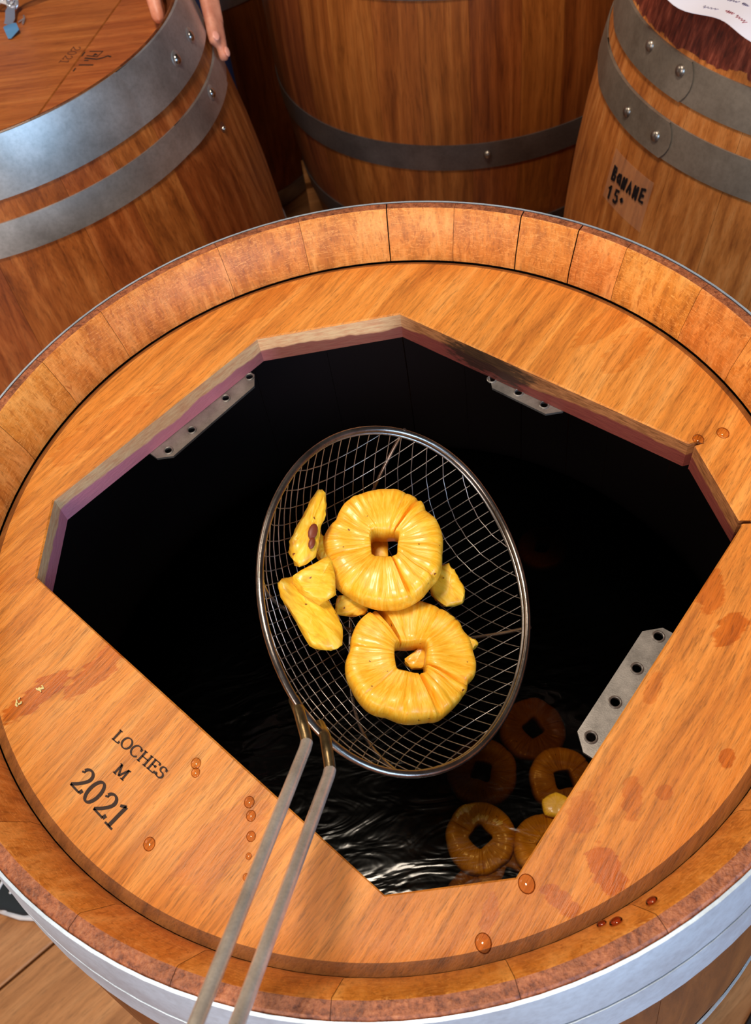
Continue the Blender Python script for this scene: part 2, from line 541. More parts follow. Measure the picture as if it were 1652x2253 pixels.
def hoop(H, r0, rb, h0, h1, mat, parent, lap=None, lap_len=0.42, rivets=(), th=0.0016, tip=0.0, rm=None, dented=False):
    mb = MB()
    N = 120

    def strip(aa, off, end_tip=0.0):
        rows = []
        for i, a in enumerate(aa):
            row = []
            for (q, o) in ((0, 0), (0.0, th), (0.25, th + 0.0002), (0.5, th + 0.0003), (0.75, th + 0.0002), (1.0, th), (1.0, 0)):
                h = h0 + (h1 - h0) * q
                row.append(((prof(h, r0, rb, H) + off + o) * cos(a), (prof(h, r0, rb, H) + off + o) * sin(a), H - h))
            rows.append(row)
        return rows

    aa = [2 * pi * i / N for i in range(N)]
    rows = strip(aa, 0.0003)
    vs = [p for r in rows for p in r]
    L = 7
    fs = []
    for i in range(N):
        i2 = (i + 1) % N
        for q in range(L):
            q2 = (q + 1) % L
            fs.append((i * L + q, i2 * L + q, i2 * L + q2, i * L + q2))
    mb.add(vs, fs)
    if lap is not None:
        n = 24
        # the outer end is cut to a shallow curve
        vs = []
        for i in range(n + 1):
            f = i / n
            for (q, o) in ((0, 0), (0.0, th), (0.2, th), (0.4, th), (0.6, th), (0.8, th), (1.0, th), (1.0, 0)):
                h = h0 + (h1 - h0) * q
                a = lap - lap_len * (1 - f) + tip * (1 - (2 * q - 1) ** 2) * f
                r = prof(h, r0, rb, H) + 0.0003 + o + th * min(1.0, f * 6)
                vs.append((r * cos(a), r * sin(a), H - h))
        L = 8
        fs = []
        for i in range(n):
            for q in range(L):
                q2 = (q + 1) % L
                fs.append((i * L + q, (i + 1) * L + q, (i + 1) * L + q2, i * L + q2))
        fs.append(tuple(n * L + q for q in range(L)))
        mb.add(vs, fs)
    ho = mb.build('hoop', mat, parent, 40)
    for (a, h) in rivets:
        a = radians(a)
        r = prof(h, r0, rb, H) + 2 * th + 0.0003
        c = V((r * cos(a), r * sin(a), H - h))
        nn = V((cos(a), sin(a), 0.2))
        if dented:
            d = MB()
            d.dome(c - nn * 0.0008, nn, 0.0105, 0.0022, 18, 4)
            d.build('dent', mat, ho, 60)
        MB().dome(c, nn, 0.0062, 0.0042, 14, 5).build('rivet', rm or M_RIVET, ho, 60)
    return ho


def disc(name, r, z, t, mat, parent, bevel=0.005, n=96, cuts=None):
    vs, fs = [], []
    prf = [(0.0, z), (r - bevel, z), (r, z - bevel), (r, z - t)]
    mb = MB()
    vs.append((0, 0, z))
    for (rr, zz) in prf[1:]:
        for i in range(n):
            a = 2 * pi * i / n
            vs.append((rr * cos(a), rr * sin(a), zz))
    for i in range(n):
        fs.append((0, 1 + i, 1 + (i + 1) % n))
    for q in range(2):
        for i in range(n):
            i2 = (i + 1) % n
            fs.append((1 + q * n + i, 1 + q * n + i2, 1 + (q + 1) * n + i2, 1 + (q + 1) * n + i))
    fs.append(tuple(1 + 2 * n + i for i in range(n)))
    return mesh(name, vs, fs, mat, parent, 30)


def barrel(name, x, y, ztop, H, r0, rb, joints, mats, label, cat='barrel', head_d=0.04, chime_w=0.009, wide=()):
    root = empty(name, (x, y, ztop - H), label, cat)
    js = sorted(j % 360 for j in joints)
    for i, a in enumerate(js):
        b = js[(i + 1) % len(js)]
        if b <= a:
            b += 360
        gp = [0.0005 if any(abs((q - j + 180) % 360 - 180) < 0.1 for j in wide) else 0.00016 for q in (a, b)]
        stave('stave', mats, H, r0, rb, radians(a), radians(b), root, head_d, chime_w, gp)
    return root


def joint_list(seed, fixed=(), mean=14.5):
    random.seed(seed)
    if not fixed:
        fixed = [random.uniform(0, 360)]
    fx = sorted(f % 360 for f in fixed)
    out = []
    for i, a in enumerate(fx):
        b = fx[(i + 1) % len(fx)]
        if b <= a:
            b += 360
        n = max(1, round((b - a) / mean))
        w = [random.uniform(0.75, 1.25) for _ in range(n)]
        tot = sum(w)
        c = a
        for q in w:
            out.append(c)
            c += (b - a) * q / tot
    return out


# --- the open barrel in front -------------------------------------------------
H0 = 0.95
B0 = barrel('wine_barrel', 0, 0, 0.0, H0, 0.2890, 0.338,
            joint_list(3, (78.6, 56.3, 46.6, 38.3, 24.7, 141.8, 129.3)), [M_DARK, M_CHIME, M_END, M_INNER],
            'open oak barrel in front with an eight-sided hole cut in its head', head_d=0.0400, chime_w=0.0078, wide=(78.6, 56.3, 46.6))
hoop(H0, 0.2890, 0.338, 0.0008, 0.046, M_HOOP_M, B0, lap=radians(190), lap_len=0.25, rivets=((188, 0.022), (180, 0.022)))
hoop(H0, 0.2890, 0.338, 0.050, 0.086, M_HOOP_M, B0, lap=radians(176), lap_len=0.25, rivets=((174, 0.063), (167, 0.063)))
hoop(H0, 0.2890, 0.338, 0.30, 0.34, M_HOOP_M, B0)
hoop(H0, 0.2890, 0.338, 0.61, 0.65, M_HOOP_M, B0)
hoop(H0, 0.2890, 0.338, 0.86, 0.90, M_HOOP_M, B0)

# head with the eight-sided hole
HD, HT = 0.0398, 0.0251
OCT = [(-0.231, 0.011), (-0.033, -0.227), (0.0346, -0.2309), (0.2237, -0.0537), (0.219, 0.0128), (0.0492, 0.1954), (-0.066, 0.1988), (-0.223, 0.0746)]


def oct_r(a):
    d = V((cos(a), sin(a)))
    for i in range(8):
        p, q = V(OCT[i]), V(OCT[(i + 1) % 8])
        e = q - p
        den = d.x * e.y - d.y * e.x
        if abs(den) < 1e-9:
            continue
        t = (p.x * e.y - p.y * e.x) / den
        s = (p.x * d.y - p.y * d.x) / den
        if t > 0 and -1e-6 <= s <= 1 + 1e-6:
            return t
    return 0.2


angs = [(2 * pi * i / 160 - pi, None) for i in range(160)]
angs += [(atan2(y, x), None) for (x, y) in OCT]
for ci, dl in ((4, 0.0075), (3, 0.006)):      # saw kerfs that run past two corners
    a = atan2(OCT[ci][1], OCT[ci][0])
    sgn = 1 if ci == 4 else 1
    a = a + sgn * 0.010
    angs = [q for q in angs if abs(q[0] - a) > 0.0125 or abs(q[0] - (a - sgn * 0.010)) < 1e-6]
    angs += [(a - dl, None), (a - dl + 0.0008, 0.007), (a + dl - 0.0008, 0.007), (a + dl, None)]
angs.sort()
vs, fs, mi = [], [], []
rows = 9
for (a, ex) in angs:
    ro = oct_r(a) + (ex or 0)
    c, s = cos(a), sin(a)
    jit = 0.0
    for (r, z) in ((ro + 0.0011, -HD), (ro + (0.2608 - ro) * 0.33, -HD), (ro + (0.2608 - ro) * 0.66, -HD), (0.2608, -HD),
                   (0.2667, -HD - 0.0030), (0.2667, -HD - 0.014), (0.2608, -HD - HT), (ro, -HD - HT), (ro, -HD - 0.0010)):
        vs.append((r * c, r * s, z))
N = len(angs)
for i in range(N):
    i2 = (i + 1) % N
    for q in range(rows):
        q2 = (q + 1) % rows
        fs.append((i * rows + q, i2 * rows + q, i2 * rows + q2, i * rows + q2))
        mi.append(1 if q in (6, 7) else 2 if q in (3, 4) else 0)
head = mesh('head', vs, fs, [M_HEAD, M_CUT, M_CANT], B0, 30, mi)
head.location = (0, 0, H0)
head['label'] = 'round oak head with an eight-sided hole sawn through it'


# perforated plates screwed under the head
def plate(a, b, inward, width, holes, hr, z, parent, ch=0.009, th=0.002, lift=0.0):
    """a, b = ends of the free long edge; holes = points (x, y)"""
    a, b = V((*a, 0)), V((*b, 0))
    u = (b - a).normalized()
    w = V((*inward, 0)).normalized()
    w = (w - u * w.dot(u)).normalized()
    outl = [a + u * ch, b - u * ch, b + w * ch, b + w * (width - ch), b + w * width - u * ch, a + w * width + u * ch, a + w * (width - ch), a + w * ch]
    bm = bmesh.new()
    es = []

    def loop(ps):
        vv = [bm.verts.new(p) for p in ps]
        for i in range(len(vv)):
            es.append(bm.edges.new((vv[i], vv[(i + 1) % len(vv)])))
    loop(outl)
    hs = [V((*h, 0)) for h in holes]
    for h in hs:
        loop([h + V((cos(q * pi / 8), sin(q * pi / 8), 0)) * hr for q in range(16)])
    bmesh.ops.triangle_fill(bm, use_beauty=True, edges=es)
    r = bmesh.ops.extrude_face_region(bm, geom=bm.faces[:])
    for g in r['geom']:
        if isinstance(g, bmesh.types.BMVert):
            g.co.z -= th
    bmesh.ops.recalc_face_normals(bm, faces=bm.faces)
    me = bpy.data.meshes.new('perforated_plate')
    bm.to_mesh(me)
    bm.free()
    me.materials.append(M_PLATE)
    o = link(bpy.data.objects.new('perforated_plate', me))
    o.parent = parent
    o.location = (0, 0, z)
    # raised collars punched around the holes
    for h in hs:
        MB().tube([h + V((cos(q * pi / 10), sin(q * pi / 10), 0.0003)) * 1.0 - h + h if False else V((h.x + hr * 1.12 * cos(q * pi / 10), h.y + hr * 1.12 * sin(q * pi / 10), 0.0002)) for q in range(20)],
                  0.0007, 5, True).build('hole_collar', M_PLATE, o, 60)
    return o


PZ = H0 - HD - HT - 0.0002
p1 = plate((-0.0690, 0.1790), (-0.1500, 0.1105), (-0.66, 0.75), 0.036,
           [(-0.0789, 0.1842), (-0.0995, 0.1657), (-0.1281, 0.139), (-0.1468, 0.1227), (-0.1400, 0.1490), (-0.112, 0.176)], 0.0030, PZ, B0)
p2 = plate((0.1000, 0.1290), (0.1440, 0.0800), (0.75, 0.66), 0.034,
           [(0.1078, 0.1310), (0.124, 0.1123), (0.1393, 0.0955), (0.132, 0.138), (0.150, 0.116)], 0.0030, PZ, B0)
p3 = plate((0.0845, -0.1600), (0.1545, -0.0935), (0.69, -0.72), 0.036,
           [(0.1561, -0.1053), (0.1367, -0.123), (0.1175, -0.141), (0.0975, -0.1589), (0.166, -0.118), (0.117, -0.171)], 0.0031, PZ, B0)


# ------------------------------------------------------------------ stroke lettering
def ribbon(mb, pts, w0, w1, th, place, slant=None):
    """flat stroke along 2-D points; vertical runs get width w1, horizontal runs w0"""
    n = len(pts)
    L = []
    for i in range(n):
        a = V(pts[max(0, i - 1)])
        b = V(pts[min(n - 1, i + 1)])
        t = (b - a).normalized()
        wd = w0 + (w1 - w0) * abs(t.y) ** 1.3 if w0 != w1 else w0
        nr = V((-t.y, t.x)) * wd / 2
        L.append((V(pts[i]) + nr, V(pts[i]) - nr))
    vs, fs = [], []
    for (l, r) in L:
        vs += [place(l, th), place(r, th), place(l, 0), place(r, 0)]
    for i in range(n - 1):
        b = i * 4
        fs += [(b, b + 1, b + 5, b + 4), (b, b + 4, b + 6, b + 2), (b + 1, b + 3, b + 7, b + 5), (b + 2, b + 6, b + 7, b + 3)]
    fs += [(0, 2, 3, 1), ((n - 1) * 4, (n - 1) * 4 + 1, (n - 1) * 4 + 3, (n - 1) * 4 + 2)]
    mb.add(vs, fs)


def arc(cx, cy, rx, ry, a0, a1, n=14):
    return [(cx + rx * cos(radians(a0 + (a1 - a0) * i / n)), cy + ry * sin(radians(a0 + (a1 - a0) * i / n))) for i in range(n + 1)]


# glyphs in a box of height 1; (width, strokes)
S = 0.10
GL = {
    'L': (0.62, [[(0.14, 0), (0.14, 1)], [(0.02, 1), (0.28, 1)], [(0.02, 0), (0.56, 0)], [(0.56, 0), (0.57, 0.22)]]),
    'O': (0.84, [arc(0.42, 0.5, 0.33, 0.5, 0, 360, 28)]),
    'C': (0.78, [arc(0.42, 0.5, 0.33, 0.5, 48, 322, 24), [(0.66, 0.70), (0.67, 0.96)]]),
    'H': (0.86, [[(0.16, 0), (0.16, 1)], [(0.68, 0), (0.68, 1)], [(0.16, 0.52), (0.68, 0.52)], [(0.04, 1), (0.29, 1)], [(0.04, 0), (0.29, 0)], [(0.56, 1), (0.81, 1)], [(0.56, 0), (0.81, 0)]]),
    'E': (0.70, [[(0.16, 0), (0.16, 1)], [(0.04, 1), (0.58, 1)], [(0.04, 0), (0.60, 0)], [(0.16, 0.53), (0.44, 0.53)], [(0.58, 1), (0.58, 0.80)], [(0.60, 0), (0.62, 0.22)], [(0.44, 0.64), (0.44, 0.42)]]),
    'S': (0.62, [arc(0.30, 0.745, 0.20, 0.245, 35, 265, 14) + arc(0.30, 0.26, 0.23, 0.255, 80, -150, 14), [(0.49, 0.74), (0.50, 0.97)], [(0.06, 0.02), (0.07, 0.27)]]),
    'M': (1.00, [[(0.16, 0), (0.18, 1)], [(0.18, 1), (0.48, 0.05)], [(0.48, 0.05), (0.78, 1)], [(0.80, 0), (0.80, 1)], [(0.04, 1), (0.20, 1)], [(0.04, 0), (0.30, 0)], [(0.76, 1), (0.94, 1)], [(0.66, 0), (0.94, 0)]]),
    '2': (0.60, [arc(0.28, 0.73, 0.20, 0.26, 165, -25, 14) + [(0.40, 0.48), (0.24, 0.24), (0.06, 0.04)], [(0.05, 0.035), (0.52, 0.035)], [(0.52, 0.03), (0.55, 0.20)], [(0.08, 0.78), (0.10, 0.70)]]),
    '0': (0.64, [arc(0.30, 0.5, 0.21, 0.5, 0, 360, 28)]),
    '1': (0.48, [[(0.26, 0), (0.26, 1)], [(0.26, 1), (0.06, 0.86)], [(0.08, 0), (0.44, 0)]]),
}


def text(mb, s, height, length, place, w0, w1, th):
    tot = sum(GL[c][0] for c in s)
    sx = length / tot
    x = 0
    for c in s:
        w, st = GL[c]
        for q in st:
            ribbon(mb, [((x + px) * sx, py * height) for (px, py) in q], w0, w1, th, place)
        x += w


def planar(o, d, z):
    o = V((o[0], o[1]))
    d = V((d[0], d[1])).normalized()
    u = V((-d.y, d.x))

    def f(p, h):
        q = o + d * p[0] + u * p[1]
        return (q.x, q.y, z + h)
    return f


mb = MB()
zt = H0 - HD
d = (0.0292, -0.0308)
text(mb, 'LOCHES', 0.0064, 0.0425, planar((-0.1772, -0.1136), d, zt), 0.0007, 0.0014, 0.00025)
text(mb, 'M', 0.0060, 0.0098, planar((-0.1762, -0.1339), d, zt), 0.0007, 0.0014, 0.00025)
d = (0.0262, -0.0317)
text(mb, '2021', 0.0132, 0.0410, planar((-0.2016, -0.1359), d, zt), 0.0012, 0.0024, 0.00025)
bl = mb.build('brand_lettering', M_BURN, B0, 40)
bl['label'] = 'burned lettering LOCHES M 2021'

# ------------------------------------------------------------------ left barrel
HL = 0.92
ZL = -0.03
BL = barrel('wine_barrel', -0.397, 0.837, ZL, HL, 0.285, 0.35, joint_list(8, (-18.8 - 4, -11, -40, -52.5)), [M_STAVE_L, M_DARK, M_DARK, M_INNER],
            'closed oak barrel on the left with bright steel hoops, gripped by a hand', head_d=0.035, chime_w=0.003)
hoop(HL, 0.285, 0.35, 0.0006, 0.059, M_HOOP, BL, lap=radians(-2), lap_len=0.7, rivets=((-24.1, 0.0332), (-13.8, 0.0341)), dented=True)
hoop(HL, 0.285, 0.35, 0.0815, 0.1168, M_HOOP, BL, lap=radians(-6), lap_len=0.5, rivets=((-17.5, 0.0941),), dented=True)
hoop(HL, 0.285, 0.35, 0.38, 0.42, M_HOOP, BL)
hoop(HL, 0.285, 0.35, 0.58, 0.62, M_HOOP, BL)
hoop(HL, 0.285, 0.35, 0.84, 0.90, M_HOOP, BL)
a = radians(-18.8)
r = prof(0.1352, 0.285, 0.35, HL)
c = V((r * cos(a), r * sin(a), HL - 0.1352))
MB().dome(c - V((cos(a), sin(a), 0)) * 0.0005, (cos(a), sin(a), .2), 0.0075, 0.0012, 14, 3).build('knot', M_BURN2, BL, 60)
MB().dome(c + V((0, 0, -0.002)), (cos(a), sin(a), .2), 0.004, 0.004, 12, 4).build('nail_head', M_RIVET, BL, 60)

# head of two boards with an open joint between them
jp0, jp1 = V((-0.1922 + 0.397, 0.898 - 0.837)), V((-0.2827 + 0.397, 0.6569 - 0.837))
jd = (jp1 - jp0).normalized()
jn = V((-jd.y, jd.x))
RH = 0.2632
zt = HL - 0.035
for sg in (-1, 1):
    off = jp0.dot(jn) + sg * 0.0014
    half = math.sqrt(RH * RH - off * off)
    a_m = atan2(jn.y, jn.x)
    da = math.acos(off / RH) if sg > 0 else math.acos(off / RH)
    if sg > 0:
        aa = [a_m - da + 2 * da * i / 60 for i in range(61)]
    else:
        aa = [a_m + da + (2 * pi - 2 * da) * i / 90 for i in range(91)]
    n = len(aa)
    vs = []
    for (rr, zz) in ((RH - 0.004, zt), (RH, zt - 0.004), (RH, zt - 0.025)):
        for q in aa:
            px, py = rr * cos(q), rr * sin(q)
            vs.append((px, py, zz))
    fs = [tuple(range(n)), tuple(2 * n + i for i in range(n - 1, -1, -1))]
    for k in range(2):
        for i in range(n):
            i2 = (i + 1) % n
            fs.append((k * n + i, k * n + i2, (k + 1) * n + i2, (k + 1) * n + i))
    mesh('head_board', vs, fs, M_LHEAD, BL, 30)
for (q0, q1) in ((0.02, -1),):
    MB().tube([(jp0.x - jd.x * 0.05, jp0.y - jd.y * 0.05, zt - 0.0032), (jp1.x, jp1.y, zt - 0.0032)], 0.0026, 6).build('joint_gap', M_BURN, BL)

mb = MB()


def lb(p, h):
    return (p[0] + 0.397, p[1] - 0.837, zt + h)


for (pts, w) in (([(-0.2313, 0.7788), (-0.2148, 0.7724), (-0.2219, 0.7619), (-0.2347, 0.7698)], 0.0018),
                 ([(-0.2245, 0.7705), (-0.2218, 0.7664), (-0.2262, 0.7668), (-0.2240, 0.7700)], 0.0022),
                 ([(-0.2367, 0.7647), (-0.2217, 0.756), (-0.2150, 0.7566), (-0.2086, 0.7590), (-0.2048, 0.7553)], 0.0026),
                 ([(-0.2372, 0.7591), (-0.232, 0.7571)], 0.0018), ([(-0.2434, 0.7507), (-0.2257, 0.7439)], 0.0024),
                 ([(-0.2406, 0.7706), (-0.2372, 0.7796)], 0.0018), ([(-0.247, 0.745), (-0.2495, 0.738)], 0.0018)):
    ribbon(mb, pts, w, w, 0.0003, lb)
mb.build('brand_emblem', M_BURN, BL, 40)
mb = MB()
ld = V((-0.0152, -0.0307))
pl_ = planar((-0.2518 + 0.397, 0.7990 - 0.837), ld, zt)
text(mb, '2021', 0.0115, 0.038, pl_, 0.0009, 0.0016, 0.0003)
mb.build('brand_year', M_BURN2, BL, 40)

# ------------------------------------------------------------------ right barrel
HR = 0.953
ZR = 0.003
M_TOPR = None


def stained_stave():
    t = NT('oak_stave_wine_stained')
    co = t.obj()
    z = t.n('ShaderNodeSeparateXYZ', {0: co}).outputs[2]
    g = t.noise(t.vmath('MULTIPLY', co, (150, 150, 9)), 1.0, 5, 0.65)
    b = t.noise(co, 22.0, 5, 0.65)
    c2 = t.noise(t.vmath('MULTIPLY', co, (80, 80, 4)), 1.0, 5, 0.6)
    blo = t.noise(co, 9.0, 3, 0.6)
    col = t.ramp(c2, [(0.28, rgb(132, 66, 24)), (0.5, rgb(190, 112, 50)), (0.72, rgb(216, 142, 78))])
    col = t.mix(0.5, col, t.ramp(t.noise(t.vmath('MULTIPLY', co, (720, 720, 36)), 1.0, 3), [(0.3, 0.5), (0.52, 1.0)]), 'MULTIPLY')
    col = t.mix(0.5, col, t.ramp(blo, [(0.3, 0.7), (0.65, 1.08)]), 'MULTIPLY')
    wine = t.ramp(g, [(0.3, rgb(48, 18, 12)), (0.5, rgb(104, 42, 28)), (0.75, rgb(164, 84, 62))])
    lim = t.math('MULTIPLY_ADD', b, 0.036, HR - 0.060)
    k = t.n('ShaderNodeMapRange', {'Value': t.math('SUBTRACT', z, lim), 'From Min': -0.0008, 'From Max': 0.0008}).outputs[0]
    col = t.mix(k, col, wine)
    r = t.rand()
    col = t.n('ShaderNodeHueSaturation', {'Color': col, 'Value': t.math('MULTIPLY_ADD', r, 0.2, 0.9)}).outputs[0]
    t.pbr(Base_Color=col, Roughness=0.45, Normal=t.bump(g, 0.5, 0.0015))
    return t.m


def stained_top():
    t = NT('wine_stained_end_grain')
    co = t.obj()
    g = t.noise(t.vmath('MULTIPLY', co, (120, 120, 120)), 1.0, 4, 0.7)
    col = t.ramp(g, [(0.3, rgb(110, 34, 42)), (0.6, rgb(168, 66, 88)), (0.8, rgb(196, 110, 120))])
    t.pbr(Base_Color=col, Roughness=0.6, Normal=t.bump(g, 0.5, 0.001))
    return t.m


M_SR = stained_stave()
M_SRT = stained_top()
BR = barrel('wine_barrel', 0.67, 0.575, ZR, HR, 0.285, 0.35, joint_list(12), [M_SR, M_SRT, M_SRT, M_INNER],
            'oak barrel on the right with a wine-stained rim and black marker writing', head_d=0.04, chime_w=0.010)
hoop(HR, 0.285, 0.35, 0.046, 0.0838, M_HOOP_R, BR, lap=radians(-159.8), lap_len=0.62, rivets=((-172.3, 0.0568), (-161.8, 0.0578)), tip=0.03, rm=M_RIVET_R)
hoop(HR, 0.285, 0.35, 0.1052, 0.1425, M_HOOP_R, BR, lap=radians(-160.2), lap_len=0.6, rivets=((-172.7, 0.1258), (-162.6, 0.1248)), tip=0.03, rm=M_RIVET_R)
hoop(HR, 0.285, 0.35, 0.41, 0.45, M_HOOP_R, BR)
hoop(HR, 0.285, 0.35, 0.60, 0.64, M_HOOP_R, BR)
hoop(HR, 0.285, 0.35, 0.86, 0.90, M_HOOP_R, BR)
disc('head', 0.2625, HR - 0.04, 0.025, M_SRT, BR)


# tape with hand lettering, wrapped on the staves
def onbar(H, r0, rb, a0, h0):
    def f(p, th):
        h = h0 - p[1]
        r = prof(h, r0, rb, H) + th
        a = radians(a0) + p[0] / prof(h0, r0, rb, H)
        return (r * cos(a), r * sin(a), H - h)
    return f


t = NT('clear_tape')
t.pbr(Base_Color=(0.80, 0.50, 0.34, 1), Roughness=0.28, Alpha=0.10)
M_TAPE = t.m
f = onbar(HR, 0.285, 0.35, -173.6, 0.231)
nx, ny = 12, 6
vs, fs = [], []
for lay in (0.0007, 0.0003):
    for i in range(nx + 1):
        for j in range(ny + 1):
            vs.append(f((0.080 * i / nx, 0.060 * j / ny), lay))
K = (nx + 1) * (ny + 1)
for i in range(nx):
    for j in range(ny):
        q = i * (ny + 1) + j
        fs.append((q, q + 1, q + ny + 2, q + ny + 1))
        fs.append((K + q, K + q + ny + 1, K + q + ny + 2, K + q + 1))
tp = mesh('tape', vs, fs, M_TAPE, BR)
tp['label'] = 'strip of clear tape under the marker writing'
HWG = {
    'B': [[(0.1, 0), (0.12, 1.05), (0.5, 0.95), (0.55, 0.72), (0.15, 0.55), (0.62, 0.40), (0.58, 0.08), (0.08, 0.02)]],
    'a': [[(0.52, 0.66), (0.22, 0.66), (0.08, 0.38), (0.22, 0.08), (0.45, 0.12), (0.56, 0.40), (0.52, 0.66)], [(0.54, 0.72), (0.66, 0.04)]],
    'N': [[(0.08, 0), (0.14, 0.80)], [(0.14, 0.80), (0.48, 0.06)], [(0.48, 0.06), (0.58, 0.86)]],
    'A': [[(0.04, 0), (0.30, 0.84), (0.56, 0.02)], [(0.14, 0.34), (0.50, 0.34)]],
    'n': [[(0.10, 0.02), (0.12, 0.86)], [(0.12, 0.42), (0.52, 0.40)], [(0.56, 0.0), (0.54, 0.88)], [(0.12, 0.80), (0.54, 0.06)]],
    'E': [[(0.56, 0.98), (0.12, 0.92), (0.10, 0.02), (0.60, 0.04)], [(0.12, 0.48), (0.50, 0.50)]],
    '1': [[(0.05, 0.72), (0.28, 1.0), (0.26, 0.0)]],
    '5': [[(0.56, 1.0), (0.16, 0.96), (0.12, 0.56), (0.46, 0.58), (0.58, 0.30), (0.40, 0.02), (0.08, 0.08)]],
    'o': [[(0.20, 0.72), (0.30, 0.62), (0.20, 0.52), (0.10, 0.62), (0.20, 0.72)]],
}
mb = MB()


def hand(s, x, y, hgt, wid, place, w):
    for i, c in enumerate(s):
        for q in HWG[c]:
            pp = [(x + (i + p[0]) * wid, y + p[1] * hgt + (0.0012 if i % 2 else 0)) for p in q]
            ribbon(mb, pp, w, w, 0.0007, place)
            for e in (pp[0], pp[-1]):
                ribbon(mb, [(e[0] - w * 0.35, e[1]), (e[0] + w * 0.35, e[1])], w * 0.8, w * 0.8, 0.0007, place)


f = onbar(HR, 0.285, 0.35, -172.2, 0.2035)
f2 = lambda p, th: f((p[0], p[1] + 0.06 * p[0]), th + 0.0007)
hand('BaNAnE', 0, 0.0, 0.0155, 0.0112, f2, 0.0032)
hand('15', 0.001, -0.0225, 0.0155, 0.0130, f2, 0.0030)
hand('o', 0.027, -0.0215, 0.0145, 0.0130, f2, 0.0038)
mk = mb.build('marker_writing', M_INK, BR, 60)
mk['label'] = 'black handwriting BANANE 15 degrees'

# ------------------------------------------------------------------ middle barrel and its stand
HC, ZC = 0.95, 0.16
BC = barrel('wine_barrel', 0.326, 1.28, ZC, HC, 0.285, 0.35, joint_list(21, (-112.2, -100, -124, -137), 12.5), [M_STAVE, M_STAVE, M_END, M_INNER],
            'upright oak barrel in the middle of the back with one dark brown hoop across it', chime_w=0.009)
for h0, h1, rv in ((0.0006, 0.05, ()), (0.10, 0.14, ()), (0.285, 0.3245, ()), (0.5465, 0.593, ((-96.0, 0.5665),)), (0.722, 0.765, ()), (0.89, 0.945, ())):
    hoop(HC, 0.285, 0.35, h0, h1, M_HOOP_C, BC, rivets=rv, rm=M_RIVET_R)
disc('head', 0.2625, HC - 0.04, 0.025, M_STAVE, BC)

pal = empty('pallet', (0.326, 1.28, FZ), 'low wooden pallet under the middle barrel', 'pallet')
for i in range(6):
    yy = -0.30 + i * 0.12
    mb = MB()
    x0, x1, w = -0.34, 0.34, 0.048
    mb.add([(x0, yy - w, 0.137), (x1, yy - w, 0.137), (x1, yy + w, 0.137), (x0, yy + w, 0.137), (x0, yy - w, 0.16), (x1, yy - w, 0.16), (x1, yy + w, 0.16), (x0, yy + w, 0.16)],
           [(0, 1, 2, 3), (4, 5, 6, 7), (0, 1, 5, 4), (1, 2, 6, 5), (2, 3, 7, 6), (3, 0, 4, 7)])
    mb.build('slat', M_FLOOR, pal)
for xx in (-0.28, 0, 0.28):
    mb = MB()
    w = 0.045
    mb.add([(xx - w, -0.35, 0), (xx + w, -0.35, 0), (xx + w, 0.35, 0), (xx - w, 0.35, 0), (xx - w, -0.35, 0.137), (xx + w, -0.35, 0.137), (xx + w, 0.35, 0.137), (xx - w, 0.35, 0.137)],
           [(0, 1, 2, 3), (4, 5, 6, 7), (0, 1, 5, 4), (1, 2, 6, 5), (2, 3, 7, 6), (3, 0, 4, 7)])
    mb.build('runner', M_FLOOR, pal)

# ------------------------------------------------------------------ barrel far back
HB, ZB = 0.95, 0.0
BB = barrel('wine_barrel', -0.23, 1.935, ZB, HB, 0.285, 0.35, joint_list(33, (-70, -84), 13), [M_STAVE, M_STAVE, M_END, M_INNER],
            'oak barrel in shade behind the left and middle barrels', chime_w=0.009)
for h0, h1 in ((0.0006, 0.05), (0.10, 0.14), (0.355, 0.410), (0.89, 0.945)):
    hoop(HB, 0.285, 0.35, h0, h1, M_HOOP, BB)
disc('head', 0.2625, HB - 0.04, 0.025, M_STAVE, BB)

# ------------------------------------------------------------------ wine in the barrel
WZ = -0.33
t = NT('dark_wine')
co = t.obj()
w1 = t.noise(t.vmath('MULTIPLY', co, (1.0, 2.2, 1)), 13.0, 2, 0.45, 2.6)
w2 = t.noise(co, 60.0, 2, 0.5, 0.6)
bump = t.bump(t.math('ADD', w1, t.math('MULTIPLY', w2, 0.25)), 0.115, 0.010)
gl = t.n('ShaderNodeBsdfGlossy', {'Color': (1, 1, 1, 1), 'Roughness': 0.13, 'Normal': bump})
tr = t.n('ShaderNodeBsdfTransparent', {'Color': (0.78, 0.64, 0.36, 1)})
fr = t.n('ShaderNodeFresnel', {'IOR': 1.34, 'Normal': bump})
mx = t.n('ShaderNodeMixShader', {0: fr.outputs[0], 1: tr.outputs[0], 2: gl.outputs[0]})
t.t.links.new(mx.outputs[0], t.out.inputs['Surface'])
va = t.n('ShaderNodeVolumeAbsorption', {'Color': (0.46, 0.33, 0.12, 1), 'Density': 75.0})
t.t.links.new(va.outputs[0], t.out.inputs['Volume'])
M_WINE = t.m
n = 96
vs, fs = [], []
levels = [(0.0, 0.0), (0.1, 0.0), (0.2, 0.0), (0.300, 0.0), (0.300, -0.12), (0.0, -0.12)]
vs.append((0, 0, 0))
for (r, z) in levels[1:5]:
    for i in range(n):
        vs.append((r * cos(2 * pi * i / n), r * sin(2 * pi * i / n), z))
for i in range(n):
    fs.append((0, 1 + i, 1 + (i + 1) % n))
for k in range(3):
    for i in range(n):
        i2 = (i + 1) % n
        fs.append((1 + k * n + i, 1 + (k + 1) * n + i, 1 + (k + 1) * n + i2, 1 + k * n + i2))
fs.append(tuple(1 + 3 * n + i for i in range(n)))
wine = mesh('wine', vs, fs, M_WINE, None, 30)
wine.location = (0, 0, WZ)
setp(wine, 'dark wine with fruit floating in it, deep inside the open barrel', 'wine')
